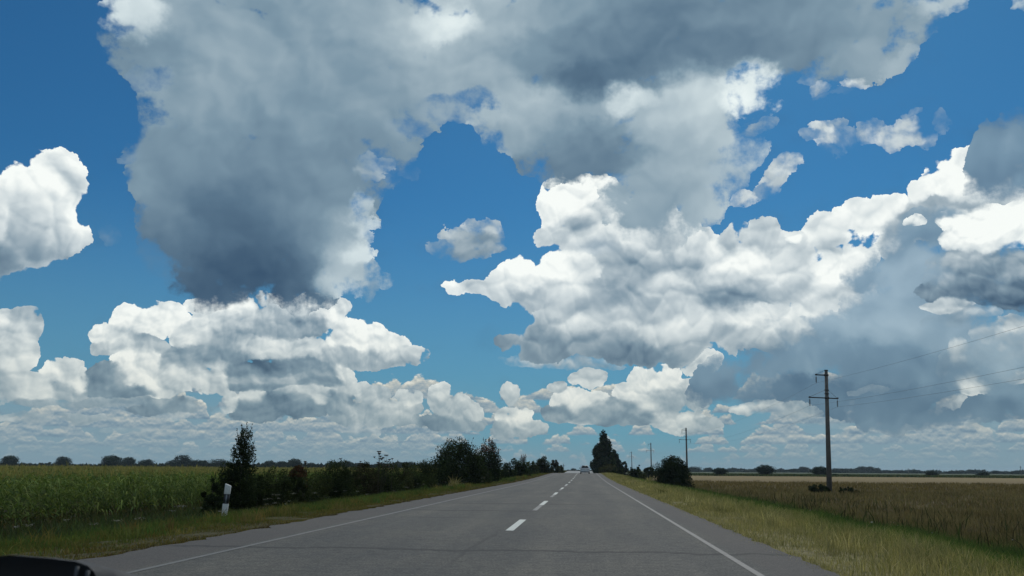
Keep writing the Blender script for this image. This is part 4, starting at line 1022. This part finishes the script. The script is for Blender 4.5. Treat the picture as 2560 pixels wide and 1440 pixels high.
# ------------------------------------------------------------------ power line
PY = [-35, 83, 199, 310, 460]
PX = [23.2, 23.37, 23.79, 24.1, 25.3]
PLEAN = [.01, .048, .014, .010, .004]
H = 11.9
def pole(x, y, lean, label):
    z0 = float(zground(x, y)); e = empty('power_pole', (x, y, z0), label, 'power pole', 'concrete poles of the power line', tilt=(0, lean))
    for nm, me in pole_meshes(H):
        o = link(nm, me, e)
        if nm == 'cross_arm':
            for (an, am) in arm_children[me.name]: link(an, am, o)
    return e
_pm = []; arm_children = {}
def pole_meshes(H):
    if _pm: return _pm
    mb = MB().tube([(0, 0, -.3), (0, 0, H * .5), (0, 0, H - .06)], [.26, .205, .15], 10); mb.tube([(0, 0, H - .06), (0, 0, H)], [.19, .19], 10)
    _pm.append(('post', mb.mesh('post', M_CONC, False)))
    cz = H - 2.0
    for dz in (0, -.36): c = MB(); _pm.append(('collar', c.tube([(0, 0, cz + dz - .04), (0, 0, cz + dz + .04)], [.225, .225], 10).mesh('collar', M_STEEL)))
    for zz in (H - .52, H - 2.78): _pm.append(('collar', MB().tube([(0, 0, zz - .09), (0, 0, zz + .09)], [.215, .215], 10).mesh('collar', M_STEEL)))
    def arm(x0, x1, z, strut_from):
        a = MB().box(((x0 + x1) / 2, .16, z), (abs(x1 - x0), .075, .085)); a.box(((x0 + x1) / 2, -.16, z), (abs(x1 - x0), .05, .06))
        for xe in (x0, x1):
            if abs(xe) > .2: a.tube([(np.sign(xe) * .15, 0, strut_from), (xe * .98, .1, z + .03)], [.013, .013], 4)
            if abs(xe) > .2: a.box((xe * .99, 0, z + .02), (.10, .40, .12))
        me = a.mesh('cross_arm', M_STEEL); kids = []
        for xe in (x0, x1):
            if abs(xe) < .2: continue
            ins = MB().tube([(xe * .98, 0, z - .02), (xe * .98, 0, z - .80)], [.016, .016], 5)
            for k in range(6): ins.lathe([(.02, z - .22 - k * .085), (.085, z - .25 - k * .085), (.075, z - .275 - k * .085), (.02, z - .28 - k * .085)], (xe * .98, 0, 0), 8)
            ins.box((xe * .98, 0, z - .80), (.05, .22, .06)); kids.append(('insulator', ins.mesh('insulator', M_INSUL)))
        arm_children[me.name] = kids; return ('cross_arm', me)
    _pm.append(arm(-1.0, 0.0, H - .52, H - .03)); _pm.append(arm(-1.68, 1.02, H - 2.78, cz))
    return _pm
PL = ['pole of the line standing behind the viewpoint', 'nearest and tallest concrete power pole in the right field', 'second power pole, behind the round black bush', 'third power pole, half the size of the second', 'farthest and smallest power pole, near the poplars']
for args in zip(PX, PY, PLEAN, PL): pole(*args)
for nm, dx, dz in (('top wire of the power line', -.98, H - 1.34), ('lower left wire of the power line', -1.65, H - 3.6), ('lower right wire of the power line', 1.0, H - 3.6)):
    att = [np.array([x + dx * math.cos(l) + dz * math.sin(l), y, float(zground(x, y)) + dz * math.cos(l) - dx * math.sin(l)]) for x, y, l in zip(PX, PY, PLEAN)]
    P = []
    for a, b in zip(att, att[1:]):
        for t in np.linspace(0, 1, 15)[:-1]: P.append(a + (b - a) * t - np.array([0, 0, 5.0 * t * (1 - t)]))
    P.append(att[-1])
    o = MB().tube(P, .0065, 5).build('power_cable', M_WIRE); tag(o, nm + ', sagging between the poles', 'cable', 'wires of the power line')
for px, Y, top, lb in ((2022, 700, 1170, 'thin post between the lone trees left of the nearest pole'), (2271, 700, 1171, 'left thin post on the right horizon'), (2552, 700, 1165, 'right thin post at the right edge of the horizon'), (1408.5, 420, 1160, 'thin post beyond the crest left of the road')):
    x = gx(px, Y); z0 = float(zground(x, Y)); h = gz(px, top, Y) - z0
    e = empty('distant_pole', (x, Y, z0), lb, 'pole', 'thin poles on the horizon')
    MB().tube([(0, 0, -.3), (0, 0, h)], [.24, .18], 6).build('post', M_CONC, e); MB().box((0, 0, h - .9), (2.0, .15, .15)).build('cross_arm', M_STEEL, e)

# ------------------------------------------------------------------ roadside delineator
def delineator():
    Y = 22.0; x = gx(569, Y); z0 = float(zground(x, Y)); e = empty('marker_post', (x, Y, z0), 'leaning white concrete marker post with a black band on the left verge', 'marker post', rz=.22, tilt=(0, .055))
    wp, ntp, bs = newmat('scuffed_white'); P = objpos(ntp); n = noise(ntp, P, 14, 6, .7); z = sep(ntp, P)[2]
    f = (n + z * .55).step(.52, .66)
    ntp.links.new(mixc(ntp, f, (.13, .14, .125), (.50, .53, .53)).s, bs.inputs['Base Color']); bs.inputs['Roughness'].default_value = .7
    wc = simple('white_enamel', (.56, .59, .59), .5, var=.1, sc=20); bk = simple('black_paint', (.012, .016, .02), .5, var=.3); gr = simple('reflector', (.13, .16, .19), .3)
    H = gz(569, 1209, Y) - z0; w, d = .145, .085; a, b = H * .46, H * .72
    def prism(z0_, z1, dz=0.0, ex=0.0, t=1.0):
        x0, y0 = w / 2 + ex, d / 2 + ex
        v = [(-x0 * t, -y0, z0_), (x0 * t, -y0, z0_), (x0 * t, y0, z0_), (-x0 * t, y0, z0_), (-x0, -y0, z1 + dz), (x0, -y0, z1), (x0, y0, z1), (-x0, y0, z1 + dz)]
        return MB().add(v, [(0, 3, 2, 1), (4, 5, 6, 7), (0, 1, 5, 4), (1, 2, 6, 5), (2, 3, 7, 6), (3, 0, 4, 7)])
    bevel(prism(-.25, a, t=1.05).build('base', wp, e), .006)
    band = prism(a, b, ex=-.004).build('black_band', bk, e)
    MB().box((.0, -d / 2 + .001, (a + b) / 2), (.036, .008, (b - a) * .92)).build('reflector_strip', gr, band)
    bevel(prism(b, H - .055, .055, ex=.004).build('cap', wc, e), .006)
delineator()

# ------------------------------------------------------------------ the car ahead
def car():
    Y = 152.0; x = gx(1462.4, Y); z0 = float(zroad(Y)); sl = math.atan((float(zroad(Y + 2)) - float(zroad(Y - 2))) / 4)
    e = empty('hatchback_car', (x, Y, z0), 'silver hatchback seen from behind, driving away in the right lane near the crest', 'car'); e.rotation_euler = (sl, 0, 0)
    paint = simple('silver_paint', (.42, .45, .48), .32, .55, var=.05, sc=2, spec=.6); glass = simple('dark_glass', (.012, .02, .025), .08, 0, spec=.8); rub = simple('rubber', (.018, .018, .02), .85); red = simple('tail_lamp_red', (.25, .02, .02), .25); plt = simple('plate_white', (.6, .62, .6), .5); blk = simple('black_plastic', (.02, .022, .025), .6); rimm = simple('alloy', (.35, .36, .37), .35, .8)
    # cross sections front to back: y, half width at sill, waist, roof; heights
    sec = [(4.05, .62, .70, .55, .35, .62, .66), (3.85, .78, .84, .70, .25, .72, .80), (3.0, .83, .86, .76, .22, .86, .98), (2.55, .84, .87, .70, .22, .90, 1.12), (1.9, .85, .88, .58, .22, .92, 1.44), (1.0, .85, .88, .60, .22, .93, 1.50), (.30, .84, .87, .57, .24, .95, 1.46), (.10, .83, .86, .60, .27, .96, 1.28), (-.05, .81, .83, .72, .32, .92, 1.00), (-.10, .76, .78, .70, .36, .84, .90)]
    v = []; n = 10
    for (y, ws, ww, wr, zs, zw, zr) in sec:
        hs = [(-ws * .9, zs), (-ws, zs + .12), (-ww, (zs + zw) / 2 + .05), (-ww * .985, zw), (-wr, zr - .06), (-wr * .86, zr), (wr * .86, zr), (wr, zr - .06), (ww * .985, zw), (ww, (zs + zw) / 2 + .05), (ws, zs + .12), (ws * .9, zs)]
        v += [(a, y, b) for a, b in hs]; n = len(hs)
    q = [(i * n + j, i * n + (j + 1) % n, (i + 1) * n + (j + 1) % n, (i + 1) * n + j) for i in range(len(sec) - 1) for j in range(n)]
    L = (len(sec) - 1) * n
    q += [(0 + k, n - 1 - k, n - 2 - k, 1 + k) for k in range(n // 2 - 1)] + [(L + k, L + 1 + k, L + n - 2 - k, L + n - 1 - k) for k in range(n // 2 - 1)]
    body = MB().add(v, q).build('body', paint, e, smooth=True); bevel(body, .03)
    g = MB(); g.add([(-.52, .095, 1.33), (.52, .095, 1.33), (.64, -.035, 1.0), (-.64, -.035, 1.0), (-.50, .30, 1.43), (.50, .30, 1.43)], [(3, 2, 1, 0), (0, 1, 5, 4)])
    V = g.v[0]; V[:, 1] -= .03; V[:, 2] += .012
    g.build('rear_window', glass, e)
    for s in (-1, 1):
        MB().add([(s * .895, 2.35, .97), (s * .895, .45, 1.0), (s * .70, .55, 1.36), (s * .69, 1.75, 1.38)], [(0, 1, 2, 3)]).build('side_window', glass, e)
        lamp = MB().add([(s * .60, -.115, .68), (s * .80, -.06, .68), (s * .80, -.03, .95), (s * .68, -.085, .93)], [(0, 1, 2, 3)])
        lamp.v[0] = np.concatenate([lamp.v[0], lamp.v[0] + np.array([0, .05, 0])]); lamp.q = [np.array([(0, 1, 2, 3), (7, 6, 5, 4), (0, 4, 5, 1), (1, 5, 6, 2), (2, 6, 7, 3), (3, 7, 4, 0)])]
        lamp.build('tail_lamp', red, e)
        MB().box((s * .98, 2.45, .99), (.2, .1, .14), .85).build('mirror', blk, e)
        for yy in (.72, 3.2):
            wv = MB().tube([(s * .66, yy, .31), (s * .67, yy, .31), (s * .85, yy, .31), (s * .86, yy, .31)], [.27, .31, .31, .27], 18); w = wv.build('wheel', rub, e)
            MB().tube([(s * .855, yy, .31), (s * .872, yy, .31)], [.20, .17], 14).build('rim', rimm, w)
    b = MB().box((0, -.10, .47), (1.58, .16, .24), .96).build('bumper', paint, e); bevel(b, .04)
    MB().box((0, -.07, .29), (1.46, .12, .14)).build('bumper_lip', blk, e)
    MB().box((0, -.125, .77), (.52, .02, .115)).build('number_plate', plt, e)
    MB().box((0, .16, 1.47), (1.0, .22, .035)).build('spoiler', paint, e)
car()

# ------------------------------------------------------------------ inside the car: corner of the dashboard
def dash():
    e = empty('car_dashboard', (0, .6, 1.0), 'black rounded instrument hood of the car dashboard in the near left corner', 'dashboard')
    m = simple('dash_plastic', (.010, .014, .020), .75, var=.2, sc=60); gl = simple('dash_glint', (.03, .04, .05), .6)
    Yb = .62
    xr = gx(283, Yb); zt = gz(60, 1384, Yb); zr_ = gz(250, 1403, Yb); xl = xr - .36
    xo = lambda p: gx(p, Yb)
    outl = [(xl - .02, .04), (xl, zt - .03 - 1.0), (xl + .03, zt - .010 - 1.0), (xo(10), gz(8, 1388, Yb) - 1.0), (xo(58), zt - 1.0), (xo(150), gz(150, 1391, Yb) - 1.0), (xo(225), gz(225, 1400, Yb) - 1.0), (xo(255), gz(255, 1411, Yb) - 1.0), (xo(272), gz(272, 1426, Yb) - 1.0), (xr, gz(283, 1446, Yb) - 1.0), (xr + .008, .04)]
    v = []; k = len(outl); cx = (xl + xr) / 2
    for (yy, s) in ((0.0, .985), (.01, 1.0), (.12, 1.0), (.155, .97)):
        v += [(cx + (a - cx) * s, Yb - .6 + yy, .04 + (b - .04) * s - yy * .25) for a, b in outl]
    q = [(i * k + j, i * k + j + 1, (i + 1) * k + j + 1, (i + 1) * k + j) for i in range(3) for j in range(k - 1)]
    q += [(k - 1 - j, j, j + 1, k - 2 - j) for j in range(k // 2)]
    hood = MB().add(v, [f for f in q if len(set(f)) == 4]).build('instrument_hood', m, e, smooth=True)
    for px in (222, 249):  # glints of light on the hood, put in as two paler ribs
        zz = gz(px, 1412 if px < 240 else 1422, Yb) - 1.0
        MB().box((gx(px, Yb - .003), Yb - .6 - .003, zz - .012), (.0026, .003, .022), .8).build('glint_rib', gl, hood)
    MB().box((.25, .12, .02), (1.45, .40, .04)).build('dash_top', m, e)
dash()

# ------------------------------------------------------------------ air
def haze():
    m = bpy.data.materials.new('haze'); m.use_nodes = True; nt = m.node_tree; nt.nodes.clear()
    pv = nt.nodes.new('ShaderNodeVolumePrincipled'); pv.inputs['Density'].default_value = HAZE_D; pv.inputs['Color'].default_value = (.62, .80, .95, 1); pv.inputs['Anisotropy'].default_value = .2
    o = nt.nodes.new('ShaderNodeOutputMaterial'); nt.links.new(pv.outputs[0], o.inputs['Volume'])
    o = MB().box((0, 1700, 7), (7600, 4200, 18.5)).build('haze', m); o['kind'] = 'stuff'
    SC.cycles.volume_bounces = 0
HAZE_D = .00010
haze()
